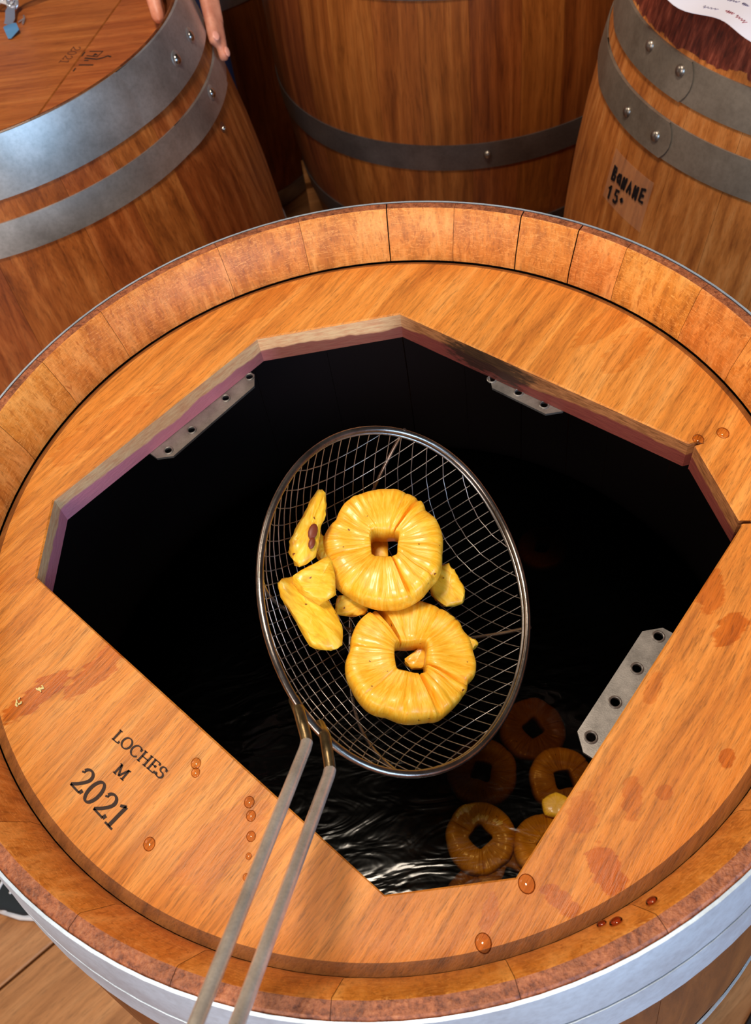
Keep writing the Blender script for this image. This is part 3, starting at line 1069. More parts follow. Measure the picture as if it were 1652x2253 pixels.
# false bottom that keeps the fruit barrel dark below the wine
disc('false_bottom', 0.305, H0 + WZ - 0.121, 0.004, M_INNER, B0, 0.001)


# ------------------------------------------------------------------ pineapple
def fruit(name, c0, c1, c2, rough=0.42, wet=0.22, radial=True, sss=0.12):
    t = NT(name)
    co = t.obj()
    s = t.n('ShaderNodeSeparateXYZ', {0: co})
    r = t.rand()
    if radial:
        dv = t.vmath('NORMALIZE', t.vmath('MULTIPLY', co, (1, 1, 0)))
        vec = t.vmath('ADD', t.vmath('ADD', t.vmath('MULTIPLY', dv, (15, 15, 15)), t.vmath('MULTIPLY', co, (95, 95, 60))), t.n('ShaderNodeCombineXYZ', {2: t.math('MULTIPLY', r, 50.0)}).outputs[0])
    else:
        vec = t.vmath('MULTIPLY', co, (60, 240, 160))
    g = t.noise(vec, 1.0, 5, 0.65, 0.8)
    b = t.noise(co, 70.0, 3, 0.6)
    col = t.ramp(g, [(0.28, c0), (0.5, c1), (0.75, c2)])
    col = t.mix(0.25, col, t.ramp(b, [(0.3, 0.80), (0.6, 1.06)]), 'MULTIPLY')
    sp = t.noise(co, 260.0, 1, 0.5)
    col = t.mix(t.ramp(sp, [(0.755, 0.0), (0.79, 0.9)]), col, rgb(120, 50, 14))
    h = t.math('ADD', g, t.math('MULTIPLY', b, 0.4))
    t.pbr(Base_Color=col, Roughness=rough, Normal=t.bump(h, 0.26, 0.0012), Subsurface_Weight=sss, Subsurface_Radius=(0.006, 0.003, 0.0006),
          Subsurface_Scale=1.0, Coat_Weight=wet, Coat_Roughness=0.15)
    return t.m


M_FRUIT = fruit('pineapple_flesh', rgb(236, 152, 14), rgb(249, 184, 42), rgb(254, 208, 88))
M_FRUIT_C = fruit('pineapple_chunk_flesh', rgb(226, 146, 12), rgb(250, 190, 44), rgb(254, 216, 96), radial=False)
M_FLOAT = fruit('soaked_pineapple', rgb(180, 120, 10), rgb(226, 166, 30), rgb(240, 190, 60))
M_EYE = flat('fruit_eye', rgb(120, 50, 24), 0.5)


def ring_mesh(R, hole, t, seed, slits=(), oval=1.0, bites=()):
    rnd = random.Random(seed)
    na, prf = 192, []
    ph = [rnd.uniform(0, 6.28) for _ in range(12)]
    # profile around the section: u = 0 at hole edge .. 1 at outer edge
    prf = [(0.0, 0.90), (0.04, 0.985), (0.15, 1.0), (0.3, 1.0), (0.45, 1.0), (0.6, 1.0), (0.75, 0.985), (0.87, 0.95), (0.95, 0.86), (0.99, 0.66), (1.0, 0.4), (0.985, 0.15), (0.93, 0.02),
           (0.6, 0.0), (0.3, 0.0), (0.05, 0.0), (0.0, 0.08), (0.0, 0.5)]
    L = len(prf)
    vs = []
    ns = rnd.choice((6, 7, 8))
    sect = [((q + rnd.uniform(0.1, 0.9)) * 2 * pi / ns, rnd.uniform(-0.03, 0.05), rnd.uniform(-0.09, 0.09)) for q in range(ns)]
    for i in range(na):
        a = 2 * pi * i / na
        fac = abs(sin(a * 4.5 + ph[0]))
        Ro = R * (0.975 + 0.022 * fac ** 0.5 + 0.016 * sin(3 * a + ph[1]) + 0.014 * sin(2 * a + ph[2]) + 0.010 * sin(7 * a + ph[8]))
        c, s = cos(a + 0.1), sin(a + 0.1)
        rh = hole / (abs(c) ** 7 + abs(s) ** 7) ** (1 / 7) * (1 + 0.05 * sin(3 * a + ph[3]))
        ridge = 0.030 * sin(5 * a + ph[4]) + 0.022 * sin(8 * a + ph[9]) + 0.016 * sin(17 * a + ph[5] + sin(3 * a)) + 0.012 * sin(29 * a + ph[6] + 2 * sin(2 * a)) + 0.012 * rnd.uniform(-1, 1)
        ridge = ridge * 0.55
        k0 = 0
        while k0 < len(sect) - 1 and a >= sect[k0 + 1][0]:
            k0 += 1
        if a < sect[0][0]:
            k0 = len(sect) - 1
        s0 = sect[k0]
        s1 = sect[(k0 + 1) % len(sect)]
        span = (s1[0] - s0[0]) % (2 * pi) or 2 * pi
        fr = ((a - s0[0]) % (2 * pi)) / span
        ridge += s0[1] + s0[2] * (fr - 0.5) - 0.045 * math.exp(-(min(fr, 1 - fr) * span / 0.035) ** 2)
        cut = 0.0
        for (sa, sw, sd) in slits:
            dd = (a - radians(sa) + pi) % (2 * pi) - pi
            cut = max(cut, sd * math.exp(-(dd / sw) ** 2))
        bite = 1.0
        for (sa, sw, sd) in bites:
            dd = (a - radians(sa) + pi) % (2 * pi) - pi
            bite -= sd * math.exp(-(dd / sw) ** 2)
        for (u, z) in prf:
            rr = rh + (Ro * bite - rh) * u
            zz = z * t
            if z > 0.3:
                zz += ridge * t * (0.4 + 0.9 * u) + 0.05 * t * sin(u * 7 + 2 * a + ph[7])
                zz *= (1 - cut * min(1.0, 1.15 - 0.35 * u))
            vs.append((rr * cos(a) * oval, rr * sin(a), zz))
    fs = []
    for i in range(na):
        i2 = (i + 1) % na
        for q in range(L):
            q2 = (q + 1) % L
            fs.append((i * L + q, i2 * L + q, i2 * L + q2, i * L + q2))
    return vs, fs


def frame(nrm, xdir):
    z = V(nrm).normalized()
    x = V(xdir)
    x = (x - z * x.dot(z)).normalized()
    y = z.cross(x)
    return Matrix((x, y, z)).transposed().to_4x4()


def ring(R, hole, t, seed, loc, nrm, xdir, mat, label, group=None, **kw):
    vs, fs = ring_mesh(R, hole, t, seed, **kw)
    o = mesh('pineapple_ring', vs, fs, mat, None, 60)
    mw = frame(nrm, xdir)
    mw.translation = V(loc)
    o.matrix_world = mw
    return setp(o, label, 'pineapple ring', group)


def chunk(name, outline, nrm, t, seed, mat, label, cat='pineapple chunk'):
    """solid piece: outline given as 3-D points of its upper rim, extends t below"""
    rnd = random.Random(seed)
    nrm = V(nrm).normalized()
    P = [V(p) for p in outline]
    c = sum(P, V()) / len(P)
    Q = []
    K = len(P)
    for i in range(K):
        p0, p1, p2, p3 = P[(i - 1) % K], P[i], P[(i + 1) % K], P[(i + 2) % K]
        for s in range(4):
            f = s / 4
            lin = p1.lerp(p2, f)
            cr = 0.5 * ((2 * p1) + (p2 - p0) * f + (2 * p0 - 5 * p1 + 4 * p2 - p3) * f * f + (3 * p1 - p0 - 3 * p2 + p3) * f ** 3)
            Q.append(lin.lerp(cr, 0.45))
    n = len(Q)
    lay = [(0.30, 0.06), (0.62, 0.045), (0.86, 0.0), (0.97, -0.12), (1.0, -0.32), (0.985, -0.6), (0.95, -0.85), (0.88, -1.0), (0.5, -1.02)]
    mw = frame(nrm, Q[0] - c)
    mi_ = mw.inverted()
    vs = []
    for (s, z) in lay:
        for i, q in enumerate(Q):
            p = c + (q - c) * s + nrm * (z * t)
            w = 0.0006 * (1 if s > 0.5 else 0.4)
            p = p + V((rnd.uniform(-w, w), rnd.uniform(-w, w), rnd.uniform(-w, w)))
            vs.append(p - c)
    vs.append(nrm * t * 0.07)
    vs.append(-nrm * t * 1.02)
    vs = [mi_ @ v for v in vs]
    fs = []
    for k in range(len(lay) - 1):
        for i in range(n):
            i2 = (i + 1) % n
            fs.append((k * n + i, k * n + i2, (k + 1) * n + i2, (k + 1) * n + i))
    a, b = len(vs) - 2, len(vs) - 1
    for i in range(n):
        i2 = (i + 1) % n
        fs.append((a, i, i2))
        fs.append((b, (len(lay) - 1) * n + i2, (len(lay) - 1) * n + i))
    o = mesh(name, vs, fs, mat, None, 50)
    mw.translation = c
    o.matrix_world = mw
    return setp(o, label, cat)


# in the strainer
ring(0.0392, 0.0086, 0.0195, 5, (0.0005, -0.0315, -0.0290), (0.08, -0.15, 0.985), (0.985, -0.12, 0), M_FRUIT,
     'whole pineapple ring lying uppermost in the strainer, near its middle', slits=((292, 0.03, 0.25), (52, 0.03, 0.22)), oval=0.97, bites=((38, 0.10, 0.05), (150, 0.16, 0.045), (205, 0.2, -0.02), (318, 0.12, 0.035)))
ring(0.0392, 0.0096, 0.0195, 9, (0.0014, -0.0960, -0.0580), (0.17, -0.12, 0.97), (0.985, -0.1, 0), M_FRUIT,
     'pineapple ring with a split in it, nearest the strainer handle', slits=((118, 0.028, 0.85), (292, 0.05, 0.25), (330, 0.04, 0.2)), bites=((335, 0.09, 0.06), (245, 0.22, 0.055), (25, 0.10, 0.04), (170, 0.12, 0.03), (290, 0.16, -0.03)))
CH = [
    ('c1', (0.349, -0.299, 0.888), [(-0.0308, -0.0048, 0.0172), (-0.0266, -0.0068, 0.0149), (-0.0294, -0.0211, 0.0112), (-0.0339, -0.0299, 0.01), (-0.0391, -0.0459, 0.0067), (-0.0489, -0.0512, 0.0087), (-0.0526, -0.043, 0.0129), (-0.0509, -0.0356, 0.0148), (-0.0422, -0.0215, 0.0161)], 0.011,
     'tapering pineapple wedge with a brown eye, at the upper left of the heap'),
    ('c2', (0.251, -0.351, 0.902), [(-0.0549, -0.0553, 0.0044), (-0.0321, -0.0446, 0.0022), (-0.0303, -0.0518, -0.0011), (-0.0319, -0.0659, -0.0062), (-0.0409, -0.0705, -0.0055), (-0.05, -0.0645, -0.0006)], 0.012,
     'pale pineapple chunk lying on top of the long piece left of the uppermost ring'),
    ('c3', (0.35, -0.35, 0.869), [(-0.0632, -0.0538, -0.0001), (-0.0552, -0.0506, -0.0021), (-0.0505, -0.0587, -0.0072), (-0.0372, -0.0636, -0.0146), (-0.0317, -0.0787, -0.0228), (-0.0338, -0.0896, -0.0264), (-0.0403, -0.0925, -0.0249), (-0.0508, -0.0895, -0.0195), (-0.0572, -0.0747, -0.0109), (-0.063, -0.0618, -0.0034)], 0.009,
     'long curved pineapple piece under the pale chunk, left of the split ring'),
    ('c4', (0.1, -0.3, 0.949), [(0.0266, -0.0394, -0.042), (0.0397, -0.0378, -0.0429), (0.043, -0.0439, -0.0452), (0.0467, -0.0558, -0.0493), (0.0438, -0.0632, -0.0514), (0.0328, -0.0639, -0.0504), (0.0253, -0.0562, -0.0472)], 0.008,
     'small translucent pineapple piece sticking out right of the uppermost ring'),
    ('c5', (0.199, -0.398, 0.896), [(-0.0357, -0.0633, -0.0335), (-0.0316, -0.0534, -0.03), (-0.0167, -0.0555, -0.0343), (-0.0162, -0.0638, -0.0381), (-0.0231, -0.0658, -0.0374)], 0.008,
     'small pineapple bit wedged between the two rings and the long piece'),
    ('c6', (0.1, -0.201, 0.974), [(-0.0118, -0.0126, -0.0292), (0.0042, -0.0121, -0.0301), (0.0023, -0.0335, -0.0343), (-0.0007, -0.0423, -0.0354), (-0.0139, -0.0403, -0.0337)], 0.006,
     'pineapple piece seen through the hole of the uppermost ring'),
    ('c7', (0.1, -0.3, 0.949), [(0.0004, -0.0929, -0.0541), (0.0134, -0.0862, -0.0533), (0.0151, -0.0992, -0.0576), (0.0031, -0.0986, -0.0561)], 0.008,
     'small pineapple scrap inside the hole of the split ring'),
    ('c8', (0.1, -0.3, 0.949), [(0.0379, -0.0824, -0.054), (0.0474, -0.0896, -0.0573), (0.042, -0.0937, -0.058), (0.0357, -0.0918, -0.0568)], 0.006,
     'pointed pineapple scrap at the right edge of the split ring'),
    ('c9', (0.302, -0.302, 0.905), [(-0.04, -0.0319, -0.0086), (-0.0355, -0.0209, -0.0064), (-0.0319, -0.0276, -0.0098), (-0.0321, -0.0353, -0.0123), (-0.0379, -0.0384, -0.0114)], 0.007,
     'little pineapple scrap between the tapering wedge and the uppermost ring'),
]
for i, (k, nn, ol, th, lab) in enumerate(CH):
    o = chunk('pineapple_chunk', ol, nn, th, 40 + i, M_FRUIT_C, lab)
    if k == 'c1':
        for (px, py, rx) in ((-0.0385, -0.0330, 0.0036), (-0.0402, -0.0400, 0.0026)):
            zz = 0.0135 + (py + 0.035) * 0.27 - (px + 0.04) * 0.35
            w = MB().dome((0, 0, 0), (0, 0, 1), rx, 0.0014, 12, 4).build('eye', M_EYE, o, 60)
            w.matrix_parent_inverse = o.matrix_world.inverted()
            mm = frame(nn, (-0.3, -0.9, 0))
            mm = mm @ Matrix.Diagonal((1.5, 0.8, 1, 1))
            mm.translation = V((px, py, zz - 0.0005))
            w.matrix_world = mm

# ------------------------------------------------------------------ strainer
SN = V((0.5198, -0.2424, 0.8192))
S1 = V((-0.2133, -0.9654, -0.1503))
S2 = V((0.8272, -0.0965, -0.5535))
SCEN = V((0.0071, -0.0741, -0.0014))
AX, AY, SH = 0.1040, 0.0870, 0.068
st = empty('strainer', SCEN, 'wire-mesh strainer with a two-rod handle, held over the hole and full of pineapple', 'strainer')


def sp(u, v, dz=0.0):
    """point of the bowl for plane coordinates u, v (metres)"""
    q = hypot(u / AX, v / AY)
    z = -SH * (1 - min(1.0, q) ** 3.4)
    return S1 * u + S2 * v + SN * (z + dz)


rim = [S1 * (AX * cos(2 * pi * i / 96)) + S2 * (AY * sin(2 * pi * i / 96)) + SN * (0.0006 * sin(5 * 2 * pi * i / 96)) for i in range(96)]
MB().tube(rim, 0.0021, 10, True).build('rim', M_RIM, st, 60)
MB().tube([p * 0.985 - SN * 0.0026 for p in rim], 0.0009, 6, True).build('binding_wire', M_WIRE, st, 60)
mb = MB()
pitch = 0.0068
ga = radians(38)
for fam in (0, 1):
    dx, dy = (cos(ga), sin(ga)) if fam == 0 else (-sin(ga), cos(ga))
    for k in range(-17, 18):
        o0 = k * pitch + 0.001 * fam
        nx_, ny_ = -dy, dx
        pts = []
        for i in range(-60, 61):
            s = i * 0.0018
            u, v = nx_ * o0 + dx * s, ny_ * o0 + dy * s
            u, v = u, v
            if hypot(u / AX, v / AY) <= 0.995:
                wv = 0.00030 * (1 if fam == 0 else -1) * cos(pi * s / pitch + k * pi)
                pts.append(sp(u, v, wv))
        if len(pts) > 4:
            mb.tube(pts, 0.00033, 5)
wm = mb.build('wire_mesh', M_WIRE, st, 80)
wm['kind'] = 'stuff'


def brace(a_deg, b_deg):
    a = (AX * cos(radians(a_deg)), AY * sin(radians(a_deg)))
    b = (AX * cos(radians(b_deg)), AY * sin(radians(b_deg)))
    pts = [sp(a[0] + (b[0] - a[0]) * i / 40, a[1] + (b[1] - a[1]) * i / 40, -0.0018) for i in range(41)]
    e0 = (V(pts[0]) - V(pts[1])).normalized()
    pts = [V(pts[0]) + e0 * 0.003 + SN * 0.001] + pts
    MB().tube(pts, 0.00115, 7).build('brace', M_RIM, st, 60)


brace(182, 2)
brace(86, 272)
hb = [(-0.0552, -0.1632, 0.0198), (-0.0466, -0.1761, 0.0105)]
he = [(-0.0995, -0.2842, 0.0794), (-0.0848, -0.2866, 0.0777)]
hu = [(-0.0575, -0.1465, 0.0215), (-0.0470, -0.1590, 0.0120)]
for i in range(2):
    b, e, u = V(hb[i]), V(he[i]), V(hu[i])
    w = u + V((-0.0035, 0.012, -0.012))
    d = (e - b).normalized()
    lo = [w, u + (w - u) * 0.5, u, u.lerp(b, 0.55), b - (b - u).normalized() * 0.004]
    bend = [b - (b - u).normalized() * 0.004, b + d * 0.0006 - (b - u).normalized() * 0.0008, b + d * 0.004]
    top = [b + d * 0.004, b.lerp(e, 0.25), b.lerp(e, 0.5), b.lerp(e, 0.75), e, e + d * 0.06, e + d * 0.12]
    lo = [p - SCEN for p in lo]
    bend = [p - SCEN for p in bend]
    top = [p - SCEN for p in top]
    jo = MB().tube(lo + bend[1:2], 0.0030, 12).build('weld_joint', M_BRASS, st, 60)
    jo['label'] = 'tarnished brown joint of the handle rod'
    MB().tube(bend[1:] + top[1:], 0.0031, 14).build('handle_rod', M_ROD, st, 60)
d = (V(he[0]) - V(hb[0])).normalized()
p0, p1 = V(he[0]) + d * 0.12 - SCEN, V(he[1]) + d * 0.12 - SCEN
MB().tube([p0, p0 + d * 0.005, (p0 + p1) / 2 + d * 0.009, p1 + d * 0.005, p1], 0.0031, 12).build('handle_end', M_ROD, st, 60)

# ------------------------------------------------------------------ fruit floating in the wine
FLOATS = [
    ((0.0342, -0.1313), 0.0300, -0.003, 'floating pineapple ring just in front of the strainer, its hole full of wine'),
    ((0.0499, -0.0713), 0.0320, -0.022, 'sunken dim pineapple ring partly under the strainer edge'),
    ((0.1167, -0.0928), 0.0300, -0.017, 'dim floating pineapple ring by the right bracket'),
    ((0.0876, -0.1500), 0.0290, -0.004, 'bright floating pineapple ring cut off by the near right edge of the hole'),
    ((0.0520, -0.1660), 0.0290, -0.014, 'dim pineapple ring behind the nearest floating ring, at the corner of the hole'),
    ((0.0220, -0.1790), 0.0280, -0.014, 'dim pineapple ring half hidden by the near edge of the hole'),
    ((0.1046, -0.0386), 0.0310, -0.030, 'very dim sunken pineapple ring right of the strainer'),
    ((0.1698, 0.1598), 0.0270, -0.040, 'faint reddish pineapple ring deep in the wine, far right in the hole'),
]
fv = None
for i, ((x, y), R, dz, lab) in enumerate(FLOATS):
    random.seed(50 + i)
    o = ring(R, R * 0.26, 0.013, 60 + i, (x, y, WZ + dz - 0.0115), (random.uniform(-.12, .12), random.uniform(-.12, .12), 1), (cos(0.5 * i + .7), sin(0.5 * i + .7), 0), M_FLOAT, lab, 'pineapple rings in the wine')
chunk('pineapple_chunk', [(0.1042 + dx, -0.1200 + dy, WZ + 0.003) for (dx, dy) in ((-0.012, -0.006), (0.004, -0.011), (0.013, 0.002), (0.002, 0.011), (-0.011, 0.007))],
      (0.1, -0.1, 1), 0.011, 77, M_FLOAT, 'bright pineapple bit floating below the right bracket')

# ------------------------------------------------------------------ drops and crumbs on the head


def liquid_drop(name, tint):
    t = NT(name)
    gl = t.n('ShaderNodeBsdfGlossy', {'Color': (1, 1, 1, 1), 'Roughness': 0.05})
    tr = t.n('ShaderNodeBsdfTransparent', {'Color': tint})
    fr = t.n('ShaderNodeFresnel', {'IOR': 1.36})
    mx = t.n('ShaderNodeMixShader', {0: fr.outputs[0], 1: tr.outputs[0], 2: gl.outputs[0]})
    t.t.links.new(mx.outputs[0], t.out.inputs['Surface'])
    return t.m


M_DROP = liquid_drop('wine_drop', (0.96, 0.88, 0.76, 1))
M_DROP2 = liquid_drop('red_wine_drop', (0.62, 0.34, 0.26, 1))
DROPS = [((-0.0989, -0.1666), 0.0030, 'topmost of the column of drops left of the strainer handle'),
         ((-0.0985, -0.1742), 0.0028, 'second drop from the top in the column left of the strainer handle'),
         ((-0.0993, -0.1851), 0.0026, 'third drop from the top in the column left of the strainer handle'),
         ((-0.1013, -0.1952), 0.0017, 'fourth, small drop in the column left of the strainer handle'),
         ((-0.1035, -0.2055), 0.0018, 'lowest drop of the column, touching the outline of the left handle rod'),
         ((-0.1278, -0.1387), 0.0030, 'upper of two joined drops right of the word LOCHES'),
         ((-0.1282, -0.1440), 0.0026, 'lower of two joined drops right of the word LOCHES'),
         ((-0.1551, -0.1787), 0.0034, 'single drop below the year 2021'),
         ((0.2402, 0.0193), 0.0042, 'flat drop near the right rim beyond the far right corner of the hole'),
         ((0.2228, 0.0180), 0.0038, 'drop at the far right corner of the hole by the saw cut'),
         ((0.0114, -0.2577), 0.0042, 'drop near the shaded edge of the head, in front of the hole'),
         ((0.0390, -0.2350), 0.0044, 'drop just outside the near right corner of the hole')]
for (x, y), r, lab in DROPS:
    o = MB().dome((0, 0, 0), (0, 0, 1), r, r * 0.55, 18, 6).build('wine_drop', M_DROP, None, 60)
    o.location = (x, y, -HD + 0.00005)
    o.scale = (1.0, 1.15, 1)
    setp(o, lab, 'drop', 'drops of wine on the barrel head')
CDR = [((0.0917, -0.2581), 0.0031, 'dark red drop alone on the sloping near right rim'), ((0.0677, -0.2619), 0.0026, 'smaller left drop of a dark red pair on the sloping rim'),
       ((0.0731, -0.2636), 0.0034, 'larger right drop of a dark red pair on the sloping rim')]
for (x, y), r, lab in CDR:
    q = hypot(x, y)
    hh = 0.001 + (0.2783 - q) / (0.2783 - 0.2685) * 0.029
    nrm = V((-x / q * 0.95, -y / q * 0.95, 0.33)).normalized()
    o = MB().dome((0, 0, 0), nrm, r, r * 0.6, 18, 6).build('wine_drop', M_DROP2, None, 60)
    o.location = V((x, y, -hh)) + nrm * 0.0001
    setp(o, lab, 'drop', 'dark drops of wine on the sloping rim')
for (x, y, sd, lab) in ((-0.223, -0.0727, 1, 'pale crumb in the wet patch, nearer the hole'), (-0.2364, -0.079, 2, 'pale crumb in the wet patch, nearer the rim')):
    rnd = random.Random(sd)
    mb = MB()
    for k in range(9):
        a = rnd.uniform(0, 6.28)
        q = rnd.uniform(0, 0.0028)
        p = (q * cos(a), q * sin(a), 0.0004)
        mb.capsule(p, (p[0] + rnd.uniform(-.0012, .0012), p[1] + rnd.uniform(-.0012, .0012), rnd.uniform(0.0004, 0.0012)), 0.0006, 0.0004, 6)
    o = mb.build('crumb', M_CRUMB, None, 60)
    o.location = (x, y, -HD + 0.0002)
    setp(o, lab, 'crumb', 'crumbs on the barrel head')

# ------------------------------------------------------------------ paper on the right barrel
nx, ny = 40, 26
vs, fs = [], []
ex = V((0.41, -0.95, 0)).normalized()      # along the near edge
ey = V((0.95, 0.41, 0)).normalized()       # away over the barrel
org = V((0.362, 0.500, 0.0))


def pap(i, j):
    s = i / nx * 0.30
    w = j / ny * 0.21
    wav = 0.5 + 0.5 * sin(s * 62 + 0.6)
    edge = 0.003 * sin(s * 75 + 0.4) * (1 - j / ny)
    z = ZR + 0.0035 + 0.0045 * wav * math.exp(-w * 16) + 0.0015 * sin(w * 40)
    return org + ex * (s - 0.04) + ey * (w + edge + 0.003) + V((0, 0, z))


for lay in (0.0, -0.0006):
    for i in range(nx + 1):
        for j in range(ny + 1):
            p = pap(i, j)
            vs.append((p.x, p.y, p.z + lay))
K = (nx + 1) * (ny + 1)
for i in range(nx):
    for j in range(ny):
        q = i * (ny + 1) + j
        fs.append((q, q + 1, q + ny + 2, q + ny + 1))
        fs.append((K + q, K + q + ny + 1, K + q + ny + 2, K + q + 1))
for i in range(nx):
    for j in (0, ny):
        q = i * (ny + 1) + j
        fs.append((q, q + ny + 1, K + q + ny + 1, K + q))
for j in range(ny):
    for i in (0, nx):
        q = i * (ny + 1) + j
        fs.append((q, q + 1, K + q + 1, K + q))
paper = mesh('paper_sheet', vs, fs, M_PAPER, None, 60)
setp(paper, 'curled white paper with handwriting lying on the right barrel', 'paper')
for (mat, rows_, sd) in ((M_INK3, ((0.013, 0.075, 0.016), (0.034, 0.07, 0.03), (0.040, 0.115, 0.04)), 2), (M_INK2, ((0.014, 0.098, 0.026),), 3)):
    rnd = random.Random(sd)
    mb = MB()
    for (w0, s0, ln) in rows_:
        s = s0
        while s < s0 + ln:
            wl = rnd.uniform(0.008, 0.016)
            pts = []
            for k in range(14):
                ss = s + wl * k / 13
                ww = w0 + 0.0028 * sin(k * 2.1 + rnd.uniform(-.5, .5)) * rnd.uniform(0.3, 1)
                p = pap(ss / 0.30 * nx, ww / 0.21 * ny)
                pts.append(p + V((0, 0, 0.0002)))
            mb.tube(pts, 0.00028, 4)
            s += wl + 0.004
    mb.build('handwriting', mat, paper, 60)

# ------------------------------------------------------------------ wrapped gift on the left barrel
M_FILM = NT('clear_film')
M_FILM.pbr(Base_Color=(0.86, 0.88, 0.90, 1), Roughness=0.12, Alpha=0.42, Specular_IOR_Level=0.8)
M_FILM = M_FILM.m
M_BLUE = flat('blue_paper', rgb(16, 76, 126), 0.45)
M_SKY = flat('light_blue_foil', rgb(110, 166, 214), 0.25, 0.4)
M_RIB = flat('silver_ribbon', rgb(196, 196, 204), 0.16, 0.7)
gz = ZL - 0.035
gf = empty('gift_bag', (-0.345, 0.95, gz), 'clear film gift bag tied with a silver ribbon, on the left barrel', 'gift')
mb = MB()
rnd = random.Random(6)
nn_, mm_ = 20, 10
vs, fs = [], []
for i in range(nn_):
    a = 2 * pi * i / nn_
    for j in range(mm_):
        f = j / (mm_ - 1)
        r = 0.055 * sin(pi * (0.12 + 0.8 * f)) ** 0.6 * (1 + 0.10 * sin(5 * a + j)) + 0.006
        vs.append((-0.045 + r * cos(a), 0.052 + r * sin(a), 0.0065 + 0.11 * f + 0.004 * sin(3 * a + 2 * j)))
for i in range(nn_):
    for j in range(mm_ - 1):
        i2 = (i + 1) % nn_
        fs.append((i * mm_ + j, i2 * mm_ + j, i2 * mm_ + j + 1, i * mm_ + j + 1))
fs.append(tuple(i * mm_ for i in range(nn_)))
fs.append(tuple(i * mm_ + mm_ - 1 for i in range(nn_ - 1, -1, -1)))
mesh('bag', vs, fs, M_BLUE, gf, 60)


def strip(pts, w, mat, name, twist=0.0, th=0.0006):
    pts = [V(p) for p in pts]
    vs, fs = [], []
    n = len(pts)
    for i in range(n):
        t_ = (pts[min(n - 1, i + 1)] - pts[max(0, i - 1)]).normalized()
        sd = t_.cross(V((0, 0, 1)))
        sd = sd.normalized() if sd.length > 1e-4 else V((1, 0, 0))
        up = sd.cross(t_).normalized()
        ang = twist * i
        sd2 = sd * cos(ang) + up * sin(ang)
        up2 = up * cos(ang) - sd * sin(ang)
        ww = w[i] if isinstance(w, (list, tuple)) else w
        vs += [pts[i] + sd2 * ww / 2 + up2 * th, pts[i] - sd2 * ww / 2 + up2 * th, pts[i] - sd2 * ww / 2, pts[i] + sd2 * ww / 2]
    for i in range(n - 1):
        b = i * 4
        for k in range(4):
            k2 = (k + 1) % 4
            fs.append((b + k, b + k2, b + 4 + k2, b + 4 + k))
    fs += [(0, 1, 2, 3), tuple((n - 1) * 4 + k for k in (3, 2, 1, 0))]
    return mesh(name, vs, fs, mat, gf, 40)


G = lambda x, y, z: (x + 0.345, y - 0.95, z)
strip([G(-0.331, 0.926, 0.010), G(-0.322, 0.929, 0.017), G(-0.311, 0.933, 0.016), G(-0.299, 0.940, 0.013), G(-0.297, 0.945, 0.012)], [0.008, 0.016, 0.020, 0.022, 0.024], M_FILM, 'film_end', 0.12)
strip([G(-0.333, 0.924, 0.012), G(-0.322, 0.931, 0.020), G(-0.308, 0.942, 0.016), G(-0.302, 0.947, 0.010)], 0.003, M_RIB, 'ribbon_edge')
strip([G(-0.335, 0.923, 0.010), G(-0.345, 0.930, 0.016), G(-0.357, 0.940, 0.010), G(-0.366, 0.945, 0.013)], [0.008, 0.016, 0.02, 0.02], M_FILM, 'film_end', 0.2)
strip([G(-0.334, 0.920, 0.010), G(-0.336, 0.907, 0.009), G(-0.336, 0.892, 0.006), G(-0.338, 0.880, 0.005)], [0.010, 0.012, 0.012, 0.010], M_RIB, 'ribbon_tail', 0.08)
strip([G(-0.338, 0.881, 0.004), G(-0.334, 0.871, 0.007), G(-0.331, 0.860, 0.005), G(-0.335, 0.849, 0.0012)], [0.010, 0.017, 0.018, 0.004], M_SKY, 'ribbon_end')
kn = MB()
kn.tube([G(-0.333 + 0.006 * cos(q * pi / 8), 0.923 + 0.004 * sin(q * pi / 8), 0.012 + 0.006 * sin(q * pi / 8)) for q in range(16)], 0.0022, 8, True)
kn.tube([G(-0.336 + 0.005 * cos(q * pi / 8), 0.925 + 0.005 * sin(q * pi / 8), 0.008 + 0.002 * sin(q * pi / 4)) for q in range(16)], 0.0022, 8, True)
kn.build('knot', M_RIB, gf, 60)
lo_ = MB()
lo_.tube([G(-0.347 + 0.009 * cos(q * pi / 10), 0.934 + 0.007 * sin(q * pi / 10), 0.014 + 0.006 * cos(q * pi / 10)) for q in range(20)], 0.0014, 8, True)
lo_.build('ribbon_loop', M_RIB, gf, 60)
sk = MB()
sk.tube([G(-0.3215, 0.905, 0.0015), G(-0.319, 0.893, 0.003), G(-0.321, 0.882, 0.0015)], 0.0012, 6)
sk.tube([G(-0.319, 0.893, 0.003), G(-0.327, 0.889, 0.0015)], 0.0009, 6)
sk.build('ribbon_curl', M_RIB, gf, 60)

# ------------------------------------------------------------------ person behind the left barrel
M_SKIN = NT('skin')
nz = M_SKIN.noise(M_SKIN.obj(), 60.0, 3, 0.6)
M_SKIN.pbr(Base_Color=M_SKIN.ramp(nz, [(0.3, rgb(196, 118, 92)), (0.7, rgb(226, 152, 122))]), Roughness=0.45, Subsurface_Weight=0.15,
           Subsurface_Radius=(0.01, 0.004, 0.002), Subsurface_Scale=1.0)
M_SKIN = M_SKIN.m
M_NAIL = flat('nail', rgb(232, 160, 140), 0.25)
M_JEAN = flat('navy_trousers', rgb(24, 28, 58), 0.8)
M_SHIRT = flat('dark_blue_shirt', rgb(34, 46, 78), 0.8)
M_HAIR = flat('dark_hair', rgb(44, 28, 18), 0.6)
pe = empty('person', (-0.28, 1.30, FZ), 'person in navy trousers behind the left barrel, one hand gripping its rim', 'person')


def loc_(p):
    return V(p) - V((-0.28, 1.30, FZ))


